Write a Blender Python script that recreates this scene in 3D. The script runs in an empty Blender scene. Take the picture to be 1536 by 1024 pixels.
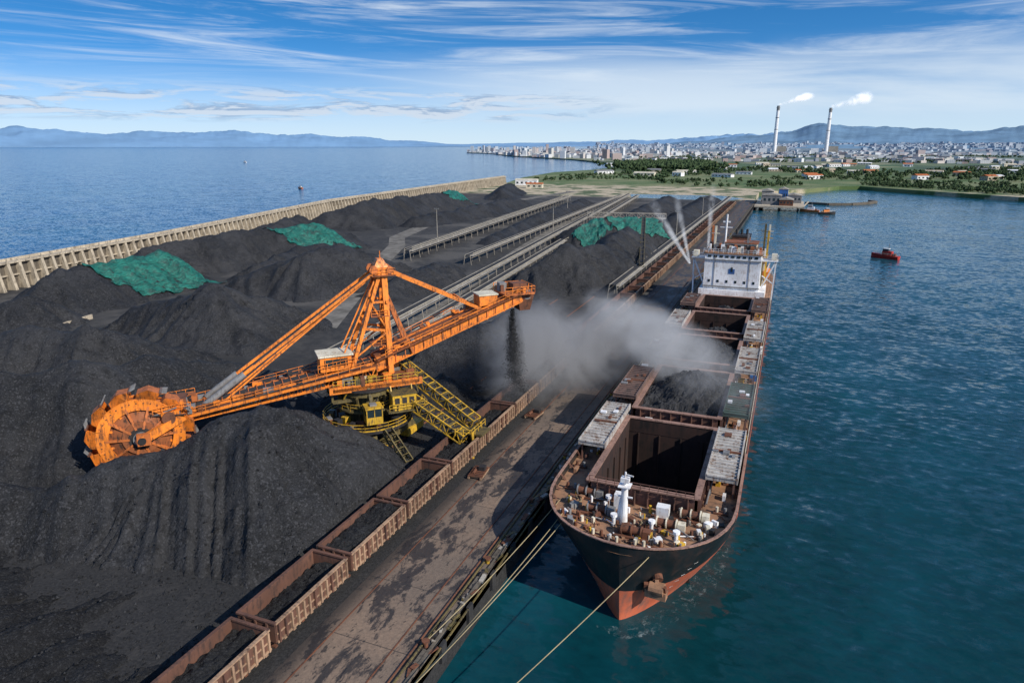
import bpy, math, random
from mathutils import Vector, Matrix, noise
random.seed(7)
R=random.random
def U(a,b): return a+(b-a)*R()
scene=bpy.context.scene
# ---------------------------------------------------------------- materials
def newmat(name):
    m=bpy.data.materials.new(name); m.use_nodes=True
    nt=m.node_tree; b=nt.nodes['Principled BSDF']
    return m,nt,b
class NT:
    def __init__(s,nt): s.nt=nt
    def n(s,t,**k):
        x=s.nt.nodes.new(t)
        for a,v in k.items(): setattr(x,a,v)
        return x
    def l(s,a,b): s.nt.links.new(a,b)
    def setv(s,sock,v):
        if hasattr(v,'is_linked') or hasattr(v,'links'): s.l(v,sock)
        else: sock.default_value=v
    def math(s,op,a,b=0.0,c=0.0,clamp=False):
        x=s.n('ShaderNodeMath',operation=op,use_clamp=clamp)
        s.setv(x.inputs[0],a); s.setv(x.inputs[1],b)
        if op in('MULTIPLY_ADD','SMOOTH_MIN'): s.setv(x.inputs[2],c)
        return x.outputs[0]
    def vmath(s,op,a,b):
        x=s.n('ShaderNodeVectorMath',operation=op); s.setv(x.inputs[0],a); s.setv(x.inputs[1],b); return x.outputs[0]
    def mix(s,f,a,b,blend='MIX'):
        x=s.n('ShaderNodeMix',data_type='RGBA',blend_type=blend)
        s.setv(x.inputs[0],f)
        for i,v in ((6,a),(7,b)):
            if isinstance(v,(tuple,list)) and len(v)==3: v=(*v,1)
            s.setv(x.inputs[i],v)
        return x.outputs[2]
    def noise(s,vec,scale,detail=4,rough=.55,dist=0,out=0):
        x=s.n('ShaderNodeTexNoise'); x.inputs['Scale'].default_value=scale
        x.inputs['Detail'].default_value=detail; x.inputs['Roughness'].default_value=rough
        x.inputs['Distortion'].default_value=dist
        if vec is not None: s.l(vec,x.inputs['Vector'])
        return x.outputs[out]
    def ramp(s,v,a,b,lo=0,hi=1,smooth=True):
        x=s.n('ShaderNodeMapRange'); 
        if smooth: x.interpolation_type='SMOOTHSTEP'
        s.setv(x.inputs[0],v)
        for i,q in ((1,a),(2,b),(3,lo),(4,hi)): x.inputs[i].default_value=q
        return x.outputs[0]
    def pos(s): return s.n('ShaderNodeNewGeometry').outputs['Position']
    def opos(s): return s.n('ShaderNodeTexCoord').outputs['Object']
    def sep(s,v):
        x=s.n('ShaderNodeSeparateXYZ'); s.l(v,x.inputs[0]); return x.outputs
    def comb(s,a,b,c):
        x=s.n('ShaderNodeCombineXYZ')
        for i,v in enumerate((a,b,c)): s.setv(x.inputs[i],v)
        return x.outputs[0]
    def scale(s,v,sc,rot=(0,0,0)):
        x=s.n('ShaderNodeMapping'); s.l(v,x.inputs[0]); x.inputs['Scale'].default_value=sc; x.inputs['Rotation'].default_value=rot
        return x.outputs[0]
    def bump(s,h,strength,dist,bs,prev=None):
        x=s.n('ShaderNodeBump'); s.l(h,x.inputs['Height']); x.inputs['Strength'].default_value=strength
        x.inputs['Distance'].default_value=dist
        if prev: s.l(prev,x.inputs['Normal'])
        if bs: s.l(x.outputs[0],bs.inputs['Normal'])
        return x.outputs[0]
def paint(name,col,dirt=(0.05,0.03,0.02),amt=.5,rough=.55,scale=1.2,metal=0,streak=True,bump=.15):
    m,nt,b=newmat(name); t=NT(nt); p=t.pos()
    n1=t.noise(p,scale,6,.65)
    v=t.scale(p,(2.2,2.2,.35)) if streak else p
    n2=t.noise(v,scale*1.7,5,.6)
    f=t.ramp(t.math('MULTIPLY',n1,n2),.2,.40,0,amt)
    big=t.noise(p,.25,2)
    c0=t.mix(t.ramp(big,.3,.7),tuple(c*.8 for c in col),tuple(min(1,c*1.12) for c in col))
    c=t.mix(f,c0,dirt); t.l(c,b.inputs['Base Color'])
    b.inputs['Metallic'].default_value=metal
    t.l(t.ramp(n1,.3,.7,rough-.1,min(1,rough+.2)),b.inputs['Roughness'])
    if bump: t.bump(n1,bump,.05,b)
    return m
M={}
M['orange']=paint('orange_paint',(.86,.25,.03),(.14,.05,.02),.95,.45)
M['orange2']=paint('orange_faded',(.55,.16,.04),(.07,.035,.02),.9,.6)
M['orange3']=paint('orange_dark_grime',(.28,.09,.03),(.03,.02,.015),.95,.7)
M['yellow']=paint('yellow_paint',(.62,.37,.03),(.04,.035,.025),.95,.5)
M['olive']=paint('dirty_yellow_steel',(.13,.1,.035),(.018,.016,.015),.95,.65)
M['black']=paint('black_steel',(.02,.02,.022),(.06,.04,.03),.5,.6)
M['grey']=paint('grey_steel',(.22,.22,.22),(.07,.05,.04),.6,.5)
M['white']=paint('white_paint',(.82,.83,.84),(.28,.15,.07),.45,.45)
M['cream']=paint('cream_paint',(.7,.64,.5),(.2,.14,.08),.6,.5)
M['rust']=paint('rust',(.16,.06,.03),(.04,.025,.02),.8,.8)
M['deck']=paint('rusty_deck',(.32,.17,.095),(.06,.045,.035),.95,.8,.6,streak=False)
M['cover']=paint('hatch_cover_grey',(.43,.41,.38),(.14,.075,.045),1.0,.6,1.0)
M['coverd']=paint('hatch_cover_dark',(.16,.10,.08),(.03,.03,.03),.8,.6,.5)
M['coverg']=paint('hatch_cover_green',(.05,.08,.065),(.06,.045,.035),.9,.6,.7)
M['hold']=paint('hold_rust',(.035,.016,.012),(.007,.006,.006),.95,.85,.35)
M['hullblk']=paint('hull_black',(.012,.016,.018),(.07,.035,.025),.45,.4,.35)
M['hullred']=paint('hull_red',(.52,.125,.06),(.2,.10,.075),.85,.5,.4)
M['coam']=paint('coaming_rust',(.15,.07,.05),(.045,.03,.025),.9,.7,.7)
M['coamcap']=paint('coaming_cap',(.31,.18,.135),(.08,.045,.035),.8,.7,.9)
M['wagon']=paint('wagon_brown',(.13,.06,.04),(.03,.02,.018),.8,.8,.8)
M['wagrib']=paint('wagon_rib_tan',(.36,.23,.145),(.07,.04,.03),.9,.8,.9)
M['glass']=paint('dark_glass',(.02,.035,.04),(.02,.02,.02),.2,.12,bump=0)
M['red']=paint('red_paint',(.45,.03,.02),(.1,.03,.02),.4,.5)
M['blue']=paint('blue_paint',(.03,.12,.35),(.05,.05,.05),.4,.5)
M['rope']=paint('rope',(.36,.29,.16),(.2,.15,.1),.4,.9,bump=0)
M['rubber']=paint('belt_rubber',(.025,.025,.027),(.05,.045,.04),.6,.9)
M['steelgal']=paint('galvanised',(.36,.33,.28),(.15,.11,.07),.7,.6)
def coalmat(name,a,b2,sc=1.0,bumpd=.25):
    m,nt,b=newmat(name); t=NT(nt); p=t.pos()
    n1=t.noise(p,.07*sc,6,.6); n2=t.noise(p,.8*sc,8,.75); 
    v=t.n('ShaderNodeTexVoronoi'); v.inputs['Scale'].default_value=1.8*sc; t.l(p,v.inputs['Vector'])
    v2=t.n('ShaderNodeTexVoronoi'); v2.inputs['Scale'].default_value=5.0*sc; t.l(p,v2.inputs['Vector'])
    n3=t.noise(p,5*sc,5,.78)
    c=t.mix(t.ramp(n1,.40,.60),a,b2)
    c=t.mix(t.ramp(n3,.42,.66,0,.55),c,tuple(x*2.0 for x in b2))
    c=t.mix(t.ramp(n2,.48,.64,0,.7),c,tuple(x*.45 for x in a))
    rk=t.math('LESS_THAN',t.sep(v2.outputs['Color'])[0],.12); c=t.mix(t.math('MULTIPLY',rk,.5),c,tuple(x*2.6 for x in b2))
    t.l(c,b.inputs['Base Color']); b.inputs['Roughness'].default_value=.66
    b.inputs['Specular IOR Level'].default_value=.3
    h=t.math('ADD',t.math('MULTIPLY',n2,1.3),t.math('MULTIPLY',n3,.5))
    h=t.math('SUBTRACT',h,t.math('MULTIPLY',v.outputs['Distance'],.3))
    h=t.math('SUBTRACT',h,t.math('MULTIPLY',v2.outputs['Distance'],.22))
    t.bump(h,.9,bumpd,b); return m
M['coal']=coalmat('coal',(.011,.0115,.013),(.026,.0265,.029),1,.30)
M['coald']=coalmat('coal_dark',(.0065,.0065,.0075),(.015,.0155,.017),1.3,.3)
M['conc']=paint('weathered_concrete',(.48,.41,.31),(.1,.08,.06),.8,.85,.5)
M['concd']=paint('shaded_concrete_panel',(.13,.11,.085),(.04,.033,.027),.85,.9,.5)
def tarpmat():
    m,nt,b=newmat('green_tarpaulin'); t=NT(nt); p=t.pos()
    n=t.noise(t.scale(p,(1,.4,1),(0,0,.5)),.7,6,.7,1.5)
    c=t.mix(t.ramp(n,.35,.65),(.006,.07,.055),(.015,.17,.13))
    c=t.mix(t.ramp(t.noise(p,.35,6,.75),.50,.66,0,.8),c,(.022,.035,.032))
    t.l(c,b.inputs['Base Color']); b.inputs['Roughness'].default_value=.5
    t.bump(n,.9,.7,b); return m
M['tarp']=tarpmat()
def groundmat():
    m,nt,b=newmat('ground'); t=NT(nt); p=t.pos(); s=t.sep(p)
    x,y=s[0],s[1]
    n1=t.noise(p,.04,6,.6); n2=t.noise(p,.35,6,.65); n3=t.noise(p,3,4,.7)
    yard=t.mix(t.ramp(n2,.4,.65),(.022,.022,.023),(.045,.042,.04))
    yard=t.mix(t.ramp(n1,.48,.62,0,.8),yard,(.09,.083,.075))
    nearc=t.mix(t.ramp(n3,.35,.7),(.012,.012,.013),(.032,.031,.031))
    nearc=t.mix(t.ramp(n2,.5,.7,0,.7),nearc,(.042,.039,.037))
    yard=t.mix(t.ramp(y,95,135),nearc,yard)
    sand=t.mix(t.ramp(n2,.35,.65),(.50,.42,.30),(.36,.30,.2))
    sand=t.mix(t.ramp(n1,.50,.56),sand,(.07,.10,.04))
    grass=t.mix(t.ramp(t.noise(p,.012,5,.6),.4,.6),(.07,.12,.035),(.16,.18,.08))
    nb=t.noise(p,.009,4,.6)
    near=t.mix(t.ramp(t.math('ADD',y,t.math('MULTIPLY',n1,300)),910,970),sand,grass)
    vo=t.n('ShaderNodeTexVoronoi'); vo.inputs['Scale'].default_value=.0055; t.l(t.scale(p,(1,.5,1)),vo.inputs['Vector'])
    fld=t.mix(t.ramp(t.sep(vo.outputs['Color'])[0],.3,.8),(.06,.11,.045),(.21,.22,.12))
    fld=t.mix(t.ramp(nb,.5,.6),fld,(.04,.065,.045))
    c=t.mix(t.ramp(y,1150,1500),near,fld)
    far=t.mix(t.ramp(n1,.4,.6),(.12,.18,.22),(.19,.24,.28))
    c=t.mix(t.ramp(y,1600,6000),c,far)  # bluish distance haze painted into the ground colour
    c=t.mix(t.ramp(t.math('ADD',y,t.math('MULTIPLY',n2,30)),618,650),yard,c)
    t.l(c,b.inputs['Base Color']); b.inputs['Roughness'].default_value=.9
    t.bump(t.math('ADD',n2,t.math('MULTIPLY',n3,.5)),.8,.4,b)
    return m
M['ground']=groundmat()
def quaymat():
    m,nt,b=newmat('quay_concrete'); t=NT(nt); p=t.pos()
    st=t.scale(p,(1,.42,1)); 
    n1=t.noise(st,.33,8,.72,.3); n2=t.noise(p,2.2,6,.75); n3=t.noise(st,1.3,6,.7); n4=t.noise(p,.06,3)
    c=t.mix(t.ramp(n4,.35,.65),(.26,.18,.125),(.17,.13,.10))
    c=t.mix(t.ramp(n2,.35,.7,0,.6),c,(.10,.075,.06))
    c=t.mix(t.ramp(n1,.49,.55,0,.9),c,(.027,.025,.025))
    c=t.mix(t.ramp(n3,.57,.63,0,.85),c,(.016,.015,.016))
    s=t.sep(p); j=t.math('LESS_THAN',t.math('FRACT',t.math('DIVIDE',s[1],9.0)),.012)
    c=t.mix(t.math('MULTIPLY',j,.7),c,(.02,.02,.02))
    xe=t.ramp(t.math('ADD',s[0],t.math('MULTIPLY',n2,3)),-36.8,-34.2,.85,0)
    c=t.mix(xe,c,(.018,.017,.018))
    c=t.mix(t.ramp(s[1],85,140,0,.65),c,(.035,.031,.03))
    t.l(c,b.inputs['Base Color'])
    t.l(t.ramp(n1,.45,.6,.85,.5),b.inputs['Roughness']); t.bump(t.math('ADD',n2,n3),.6,.1,b)
    return m
M['quay']=quaymat()
def watermat():
    m,nt,b=newmat('sea_water'); t=NT(nt); p=t.pos(); s=t.sep(p)
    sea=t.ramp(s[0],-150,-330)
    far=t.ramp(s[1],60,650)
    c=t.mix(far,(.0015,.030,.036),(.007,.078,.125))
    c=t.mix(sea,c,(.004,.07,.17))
    pat=t.noise(t.scale(p,(1,.35,1),(0,0,.4)),.012,5,.6,.5)
    c=t.mix(t.ramp(pat,.4,.62,0,.35),c,(.008,.10,.15))
    t.l(c,b.inputs['Base Color'])
    b.inputs['Roughness'].default_value=.12; b.inputs['IOR'].default_value=1.33
    w1=t.noise(t.scale(p,(.6,1,1),(0,0,.35)),.8,5,.6,.3,1)
    w2=t.noise(t.scale(p,(.6,1.2,1),(0,0,.2)),.15,4,.55,.3,1)
    gust=t.ramp(t.noise(p,.02,3,.6),.35,.65,.75,1.2)
    a=t.vmath('MULTIPLY',t.vmath('SUBTRACT',w1,(.5,.5,.5)),(.8,.8,0)); c2=t.vmath('MULTIPLY',t.vmath('SUBTRACT',w2,(.5,.5,.5)),(.36,.36,0))
    sm=t.vmath('ADD',a,c2); sc=t.n('ShaderNodeVectorMath',operation='SCALE'); t.l(sm,sc.inputs[0]); t.l(gust,sc.inputs['Scale'])
    nv=t.vmath('ADD',sc.outputs[0],(0,0,1)); nn=t.n('ShaderNodeVectorMath',operation='NORMALIZE'); t.l(nv,nn.inputs[0]); t.l(nn.outputs[0],b.inputs['Normal'])
    return m
M['water']=watermat()
def flat(name,col,rough=.9,var=.2,scale=.01):
    m,nt,b=newmat(name); t=NT(nt); n=t.noise(t.pos(),scale,6,.65)
    t.l(t.mix(t.ramp(n,.3,.7),tuple(c*(1-var) for c in col),tuple(c*(1+var) for c in col)),b.inputs['Base Color'])
    b.inputs['Roughness'].default_value=rough; b.inputs['Specular IOR Level'].default_value=.1; return m
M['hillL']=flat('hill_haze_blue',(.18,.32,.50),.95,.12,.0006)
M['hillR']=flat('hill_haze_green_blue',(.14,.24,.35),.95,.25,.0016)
M['tree']=flat('foliage',(.042,.066,.03),.9,.5,.08)
M['road']=flat('dusty_road',(.16,.15,.135),.95,.4,.2)
def citymat():
    m,nt,b=newmat('city_walls'); t=NT(nt)
    a=t.n('ShaderNodeVertexColor',layer_name='Col').outputs[0]
    p=t.pos(); s=t.sep(p)
    wz=t.math('LESS_THAN',t.math('FRACT',t.math('DIVIDE',s[2],3.2)),.45)
    wx=t.math('LESS_THAN',t.math('FRACT',t.math('DIVIDE',t.math('ADD',s[0],s[1]),4.5)),.5)
    w=t.math('MULTIPLY',t.math('MULTIPLY',wz,wx),.5)
    nz=t.sep(t.n('ShaderNodeNewGeometry').outputs['Normal'])[2]
    w=t.math('MULTIPLY',w,t.math('LESS_THAN',nz,.5))
    c=t.mix(w,a,(.16,.2,.26)); c=t.mix(t.ramp(s[1],1500,6500,.15,.72),c,(.25,.34,.45))  # blue-grey haze mixed into the wall colour, stronger with distance
    t.l(c,b.inputs['Base Color']); b.inputs['Roughness'].default_value=.8
    return m
M['city']=citymat()
def volmat(name,col,dens,nscale,lo,hi,em,aniso=.1,shape='ball'):
    m=bpy.data.materials.new(name); m.use_nodes=True; nt=m.node_tree; t=NT(nt)
    for n in list(nt.nodes):
        if n.type=='BSDF_PRINCIPLED': nt.nodes.remove(n)
    o=[n for n in nt.nodes if n.type=='OUTPUT_MATERIAL'][0]
    v=t.n('ShaderNodeVolumePrincipled'); v.inputs['Color'].default_value=(*col,1); v.inputs['Anisotropy'].default_value=aniso
    oc=t.opos(); sp=t.n('ShaderNodeVectorMath',operation='LENGTH'); t.l(oc,sp.inputs[0])
    fall=t.ramp(sp.outputs['Value'],.10,1.0,1,0)
    if shape=='jet':
        sx=t.sep(oc)[0]; wd=t.ramp(sx,-1,1,.18,1.0,False)
        rr=t.n('ShaderNodeVectorMath',operation='LENGTH'); t.l(t.scale(oc,(0,1,1)),rr.inputs[0])
        q=t.math('DIVIDE',rr.outputs['Value'],wd); fall=t.math('MULTIPLY',t.ramp(q,.1,.8,1,0),t.ramp(sx,-.9,.95,1.6,0,False)); fall=t.math('DIVIDE',fall,wd)
    n=t.noise(t.pos(),nscale,5,.62,.8)
    d=t.math('MULTIPLY',t.math('MULTIPLY',t.ramp(n,lo,hi),fall),dens)
    t.l(d,v.inputs['Density'])
    v.inputs['Emission Color'].default_value=(*col,1); t.l(t.math('MULTIPLY',d,em),v.inputs['Emission Strength'])  # added glow, follows density, stands in for multiply scattered light
    t.l(v.outputs[0],o.inputs['Volume'])
    return m
# ---------------------------------------------------------------- mesh builder
def link(o,parent=None):
    scene.collection.objects.link(o)
    if parent: o.parent=parent
    return o
def empty(name,loc=(0,0,0),rz=0):
    e=bpy.data.objects.new(name,None); e.location=loc; e.rotation_euler=(0,0,rz); e.empty_display_size=2
    return link(e)
class MB:
    def __init__(s): s.v=[];s.f=[];s.m=[];s.names=[]
    def mi(s,k):
        if k not in s.names: s.names.append(k)
        return s.names.index(k)
    def add(s,vs,fs,k):
        o=len(s.v); s.v+= [tuple(v) for v in vs]; i=s.mi(k)
        for f in fs: s.f.append(tuple(o+a for a in f)); s.m.append(i)
    def hexa(s,P,k):
        s.add(P,[(0,3,2,1),(4,5,6,7),(0,1,5,4),(1,2,6,5),(2,3,7,6),(3,0,4,7)],k)
    def box(s,c,d,k,rz=0):
        x,y,z=d[0]/2,d[1]/2,d[2]/2; cr,sr=math.cos(rz),math.sin(rz)
        P=[]
        for zz in(-z,z):
            for a,b in((-x,-y),(x,-y),(x,y),(-x,y)):
                P.append((c[0]+a*cr-b*sr,c[1]+a*sr+b*cr,c[2]+zz))
        s.hexa(P,k)
    def beam(s,p,q,w,h,k,up=(0,0,1)):
        p=Vector(p);q=Vector(q);d=(q-p); 
        if d.length<1e-6:return
        d.normalize(); u=Vector(up)
        if abs(d.dot(u))>.99: u=Vector((1,0,0))
        sd=d.cross(u).normalized(); u=sd.cross(d)
        P=[]
        for e in(p,q):
            for a,b in((-1,-1),(1,-1),(1,1),(-1,1)): P.append(e+sd*a*w/2+u*b*h/2)
        s.add(P,[(0,1,2,3),(7,6,5,4),(0,4,5,1),(1,5,6,2),(2,6,7,3),(3,7,4,0)],k)
    def tube(s,p,q,r,k,n=10,r2=None):
        p=Vector(p);q=Vector(q);d=(q-p).normalized(); r2=r if r2 is None else r2
        u=Vector((0,0,1)) if abs(d.z)<.95 else Vector((1,0,0))
        a=d.cross(u).normalized(); b=d.cross(a); P=[]
        for e,rr in((p,r),(q,r2)):
            for i in range(n):
                t=2*math.pi*i/n; P.append(e+a*math.cos(t)*rr+b*math.sin(t)*rr)
        F=[(i,(i+1)%n,n+(i+1)%n,n+i) for i in range(n)]+[tuple(range(n))[::-1],tuple(range(n,2*n))]
        s.add(P,F,k)
    def rail(s,pts,k,h=1.1,step=1.5,r=.05):
        for a,b in zip(pts[:-1],pts[1:]):
            a=Vector(a);b=Vector(b);L=(b-a).length;n=max(1,int(L/step))
            for i in range(n+1):
                c=a.lerp(b,i/n); s.beam(c,c+Vector((0,0,h)),r,r,k)
            for hh in(h,h*.55): s.beam(a+Vector((0,0,hh)),b+Vector((0,0,hh)),r,r,k)
    def truss(s,p,q,w,h,k,step=2,r=.12):
        p=Vector(p);q=Vector(q);d=(q-p);L=d.length;dn=d.normalized();sd=dn.cross(Vector((0,0,1))).normalized();u=sd.cross(dn)
        n=max(2,int(L/step))
        co=[sd*a*w/2+u*b*h/2 for a,b in((-1,-1),(1,-1),(1,1),(-1,1))]
        for c in co: s.beam(p+c,q+c,r*1.6,r*1.6,k)
        for i in range(n+1):
            c=p+d*(i/n)
            for j in range(4): s.beam(c+co[j],c+co[(j+1)%4],r,r,k)
            if i<n:
                e=p+d*((i+1)/n)
                for j in(1,3):
                    A,B=(c,e) if i%2 else (e,c)
                    s.beam(A+co[j],B+co[(j+1)%4],r,r,k)
    def build(s,name,parent=None,smooth=False,loc=None):
        me=bpy.data.meshes.new(name); me.from_pydata(s.v,[],s.f); 
        for k in s.names: me.materials.append(M[k])
        me.polygons.foreach_set('material_index',s.m)
        if smooth: me.polygons.foreach_set('use_smooth',[True]*len(s.f))
        me.update(); o=bpy.data.objects.new(name,me)
        if loc: o.location=loc
        return link(o,parent)
# ---------------------------------------------------------------- water + ground
b=MB(); S=70000
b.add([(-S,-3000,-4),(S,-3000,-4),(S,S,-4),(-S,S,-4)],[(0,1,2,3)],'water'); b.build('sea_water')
poly=[(-26.5,-80),(-26.5,625),(-30,640),(-30,740),(10,800),(50,880),(72,890),(130,820),(195,751),(420,660),(3000,300),(60000,-2900),(60000,60000),
(-9000,60000),(-5000,20000),(-2600,9000),(-2000,6000),(-2100,4500),(-1947,4080),(-1600,3700),(-1250,3050),(-900,2560),(-700,2300),(-512,1946),(-400,1700),(-350,1500),(-360,1300),(-387,1160),(-365,950),(-326,785),(-293,392),(-248,213),(-234,137),(-219,60),(-200,-80)]
n=len(poly)
b=MB(); b.add([(x,y,0) for x,y in poly],[tuple(range(n))],'ground')
b.add([(x,y,0) for x,y in poly]+[(x,y,-8) for x,y in poly],[(i,n+i,n+(i+1)%n,(i+1)%n) for i in range(n)],'ground')
b.build('ground')
b=MB(); b.add([(-132,618,.05),(-52,608,.05),(-38,640,.05),(-60,672,.05),(-145,662,.05)],[(0,1,2,3,4)],'water'); b.build('lagoon_water')
# ---------------------------------------------------------------- quay
q=empty('quay')
b=MB()
b.box((-32.45,275,-.9),(11.9,700,1.85),'quay'); b.build('deck',q)
b=MB()
for i in range(115):
    y=-60+i*6
    b.tube((-27.6,y,-8),(-27.6,y,-1.8),.45,'conc',8)
    b.box((-26.35,y,-1.3),(.35,1.0,2.0),'rubber')
    b.box((-26.9,y+3,.1),(.9,2.2,.18),'concd'); 
random.seed(77)
for i in range(220):
    y=U(15,200); s=U(.08,.3); b.box((-26.9+U(-.3,.6),y,.1+s/2),(U(.1,.5),U(.2,1.5),s),random.choice(['rust','olive','steelgal','black']),U(-.4,.4))
b.beam((-26.75,-70,.12),(-26.75,625,.12),.3,.24,'concd')
b.tube((-27.7,-70,.2),(-27.7,625,.2),.12,'olive',6)
b.tube((-28.2,-70,.16),(-28.2,300,.16),.09,'rust',6)
b.tube((-26.3,-70,-.5),(-26.3,400,-.5),.12,'olive',6)
b.build('edge_fenders',q)
b=MB()
for i in range(26):
    y=18+i*14.3
    b.tube((-27.35,y,0.05),(-27.35,y,.6),.22,'yellow' if i%2 else 'rust',10); b.tube((-27.35,y,.6),(-27.35,y,.75),.38,'rust',10)
b.build('bollards',q)
b=MB()
for x in(-36.6,-30.0): b.beam((x,-70,.06),(x,625,.06),.12,.06,'rust')
b.build('crane_rails',q)
def skid(x,y,rz):
    b=MB()
    for s in(-1,1): b.beam((s*.9,-1.8,.25),(s*.9,1.8,.25),.25,.3,'wagrib')
    for i in range(7): b.box((0,-1.5+i*.5,.48),(2.1,.28,.14),'rust')
    b.box((.4,.6,.85),(.9,1.0,.6),'black'); b.tube((-.5,-1,.6),(-.5,.8,.6),.22,'rust',10)
    o=b.build('timber_skid'); o.location=(x,y,.03); o.rotation_euler=(0,0,rz)
skid(-37.2,80,.1); skid(-37.4,103.5,-.1); skid(-36.8,131,.2)
b=MB()
for x in(-42.6,-40.9): b.beam((x,-70,.22),(x,625,.22),.12,.18,'rust')
for i in range(500): b.box((-41.75,-60+i*1.3,.08),(3,.35,.16),'wagrib' if i%3 else 'rust')
b.build('railway_track')
# ---------------------------------------------------------------- wagons
def wagon_mesh(seed):
    random.seed(seed); b=MB(); L=11.0; W=4.3; z0=1.15; z1=3.1
    b.box((0,0,z0),(W-.4,L,.3),'wagon')
    for s in(-1,1):
        b.box((s*W/2,0,(z0+z1)/2),(.14,L,z1-z0),'wagon')
        b.box((s*W/2,0,z1+.08),(.34,L+.1,.16),'wagrib' if s>0 else 'wagon')
        b.box((s*(W/2+.12),0,z0+.1),(.16,L,.2),'wagrib')
        b.box((s*(W/2+.1),0,2.1),(.1,L,.13),'wagrib')
        for i in range(13):
            y=-L/2+.25+i*(L-.5)/12
            b.box((s*(W/2+.19),y+U(-.06,.06),(z0+z1)/2+U(-.04,.04)),(.24,.17+U(0,.06),z1-z0),'wagrib' if R()<.8 else 'wagon')
        b.box((0,s*L/2,(z0+z1)/2),(W,.14,z1-z0),'wagon'); b.box((0,s*L/2,z1+.09),(W+.2,.32,.18),'wagon')
        for i in(-1,0,1): b.box((i*1.3,s*(L/2+.15),(z0+z1)/2),(.2,.16,z1-z0),'wagon')
        for d in(-1,1):
            for x in(-.85,.85):
                b.tube((x-.1,s*3.6+d*.9,.62),(x+.1,s*3.6+d*.9,.62),.42,'black',12)
        b.box((0,s*3.6,.8),(2.3,2.8,.35),'black'); b.tube((0,s*(L/2),.95),(0,s*(L/2+.6),.95),.14,'black',6)
    nx,ny=16,44; vs=[];hh=U(1.4,2.5)
    for j in range(ny):
        for i in range(nx):
            x=-W/2+.08+(W-.16)*i/(nx-1); y=-L/2+.08+(L-.16)*j/(ny-1)
            z=hh+.75*(1-(abs(x)/(W/2))**1.6)*(.6+.4*math.sin(y*1.1+seed))+noise.noise(Vector((x*1.3,y*1.3,seed)))*.4+noise.noise(Vector((x*4,y*4,seed)))*.22
            vs.append((x,y,z))
    b.add(vs,[(j*nx+i,j*nx+i+1,(j+1)*nx+i+1,(j+1)*nx+i) for j in range(ny-1) for i in range(nx-1)],'coald')
    me=b.build('freight_wagon'); return me
wm=[wagon_mesh(k) for k in range(5)]
for i in range(46):
    y=22.5+i*11.9
    if i<5: o=wm[i]
    else: o=link(bpy.data.objects.new('freight_wagon',wm[(i*7+i//3)%5].data))
    o.location=(-41.75,y,0)
# ---------------------------------------------------------------- coal piles
def pile_height(x,y,ridge,slope,seed,rough=1.0):
    best=-1e9;bd=0;bx=by=0
    for a,c in zip(ridge[:-1],ridge[1:]):
        dx,dy=c[0]-a[0],c[1]-a[1]; L=dx*dx+dy*dy
        t=max(0,min(1,((x-a[0])*dx+(y-a[1])*dy)/L)) if L>0 else 0
        qx,qy=a[0]+dx*t,a[1]+dy*t; h=a[2]+(c[2]-a[2])*t
        d=math.hypot(x-qx,y-qy); v=h-slope*(math.sqrt(d*d+.8)-.9)
        if v>best: best=v;bd=d;bx,by=qx,qy
    if bd>.01: rx,ry=(x-bx)/bd,(y-by)/bd
    else: rx,ry=0,0
    if best<-3: return best
    g=noise.noise(Vector((bx+rx*9+seed*13,by+ry*9,seed)) *.36)
    g2=noise.noise(Vector((bx+rx*9+seed*3,by+ry*9,seed+9))*1.0)
    g3=noise.noise(Vector((bx+rx*10+seed*3,by+ry*10,seed+5))*2.6)
    k=min(1,bd/6)
    best+=k*(g*1.8-abs(g2)*1.5+.4+g3*.45)*rough
    best+=noise.fractal(Vector((x*.11,y*.11,seed)),1,2,3)*1.5*rough
    rg=1-abs(noise.noise(Vector((x*.16,y*.16,seed+3))))*2.2
    best+=rg*.5*rough
    best+=noise.fractal(Vector((x*.7,y*.7,seed)),.7,2.1,4)*.26
    if best<2.2: best=best+ .18*max(0,(2.2-best))
    if best<0: best-=.2
    if x>-46.4: best=min(best,2.6-(x+46.4)*2.2)
    return best
PD={}
def pile(key,ridge,slope=.68,res=1.0,mat='coal',rough=1.0):
    seed=len(PD)+1; PD[key]=(ridge,slope,seed,rough)
    mh=max(r[2] for r in ridge)/slope+6
    x0=min(r[0] for r in ridge)-mh;x1=max(r[0] for r in ridge)+mh
    x1=min(x1,-44.6)
    y0=min(r[1] for r in ridge)-mh;y1=max(r[1] for r in ridge)+mh
    nx=int((x1-x0)/res)+1;ny=int((y1-y0)/res)+1
    vs=[];hz=[]
    for j in range(ny):
        y=y0+j*res
        for i in range(nx):
            x=x0+i*res if i<nx-1 else x1
            h=pile_height(x,y,ridge,slope,seed,rough); hz.append(h); vs.append((x,y,max(h,-.4)))
    idx={};nv=[];nf=[]
    for j in range(ny-1):
        for i in range(nx-1):
            q4=(j*nx+i,j*nx+i+1,(j+1)*nx+i+1,(j+1)*nx+i)
            if max(hz[k] for k in q4)<-.3: continue
            f=[]
            for k in q4:
                if k not in idx: idx[k]=len(nv); nv.append(vs[k])
                f.append(idx[k])
            nf.append(tuple(f))
    me=bpy.data.meshes.new('coal_pile'); me.from_pydata(nv,[],nf); me.materials.append(M[mat])
    me.polygons.foreach_set('use_smooth',[True]*len(nf)); me.update()
    return link(bpy.data.objects.new('coal_pile',me))
pile('P1',[(-59.5,63,14.2),(-69,56,9.0),(-80,48,4.6),(-96,38,6.5),(-125,26,8)],.84,.36,'coal',1.0)
pile('P2',[(-140,34,9),(-114,52,12),(-97,67,12.5),(-91,80,10.5),(-84,94,5.5)],.74,.5,'coal',1.15)
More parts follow.
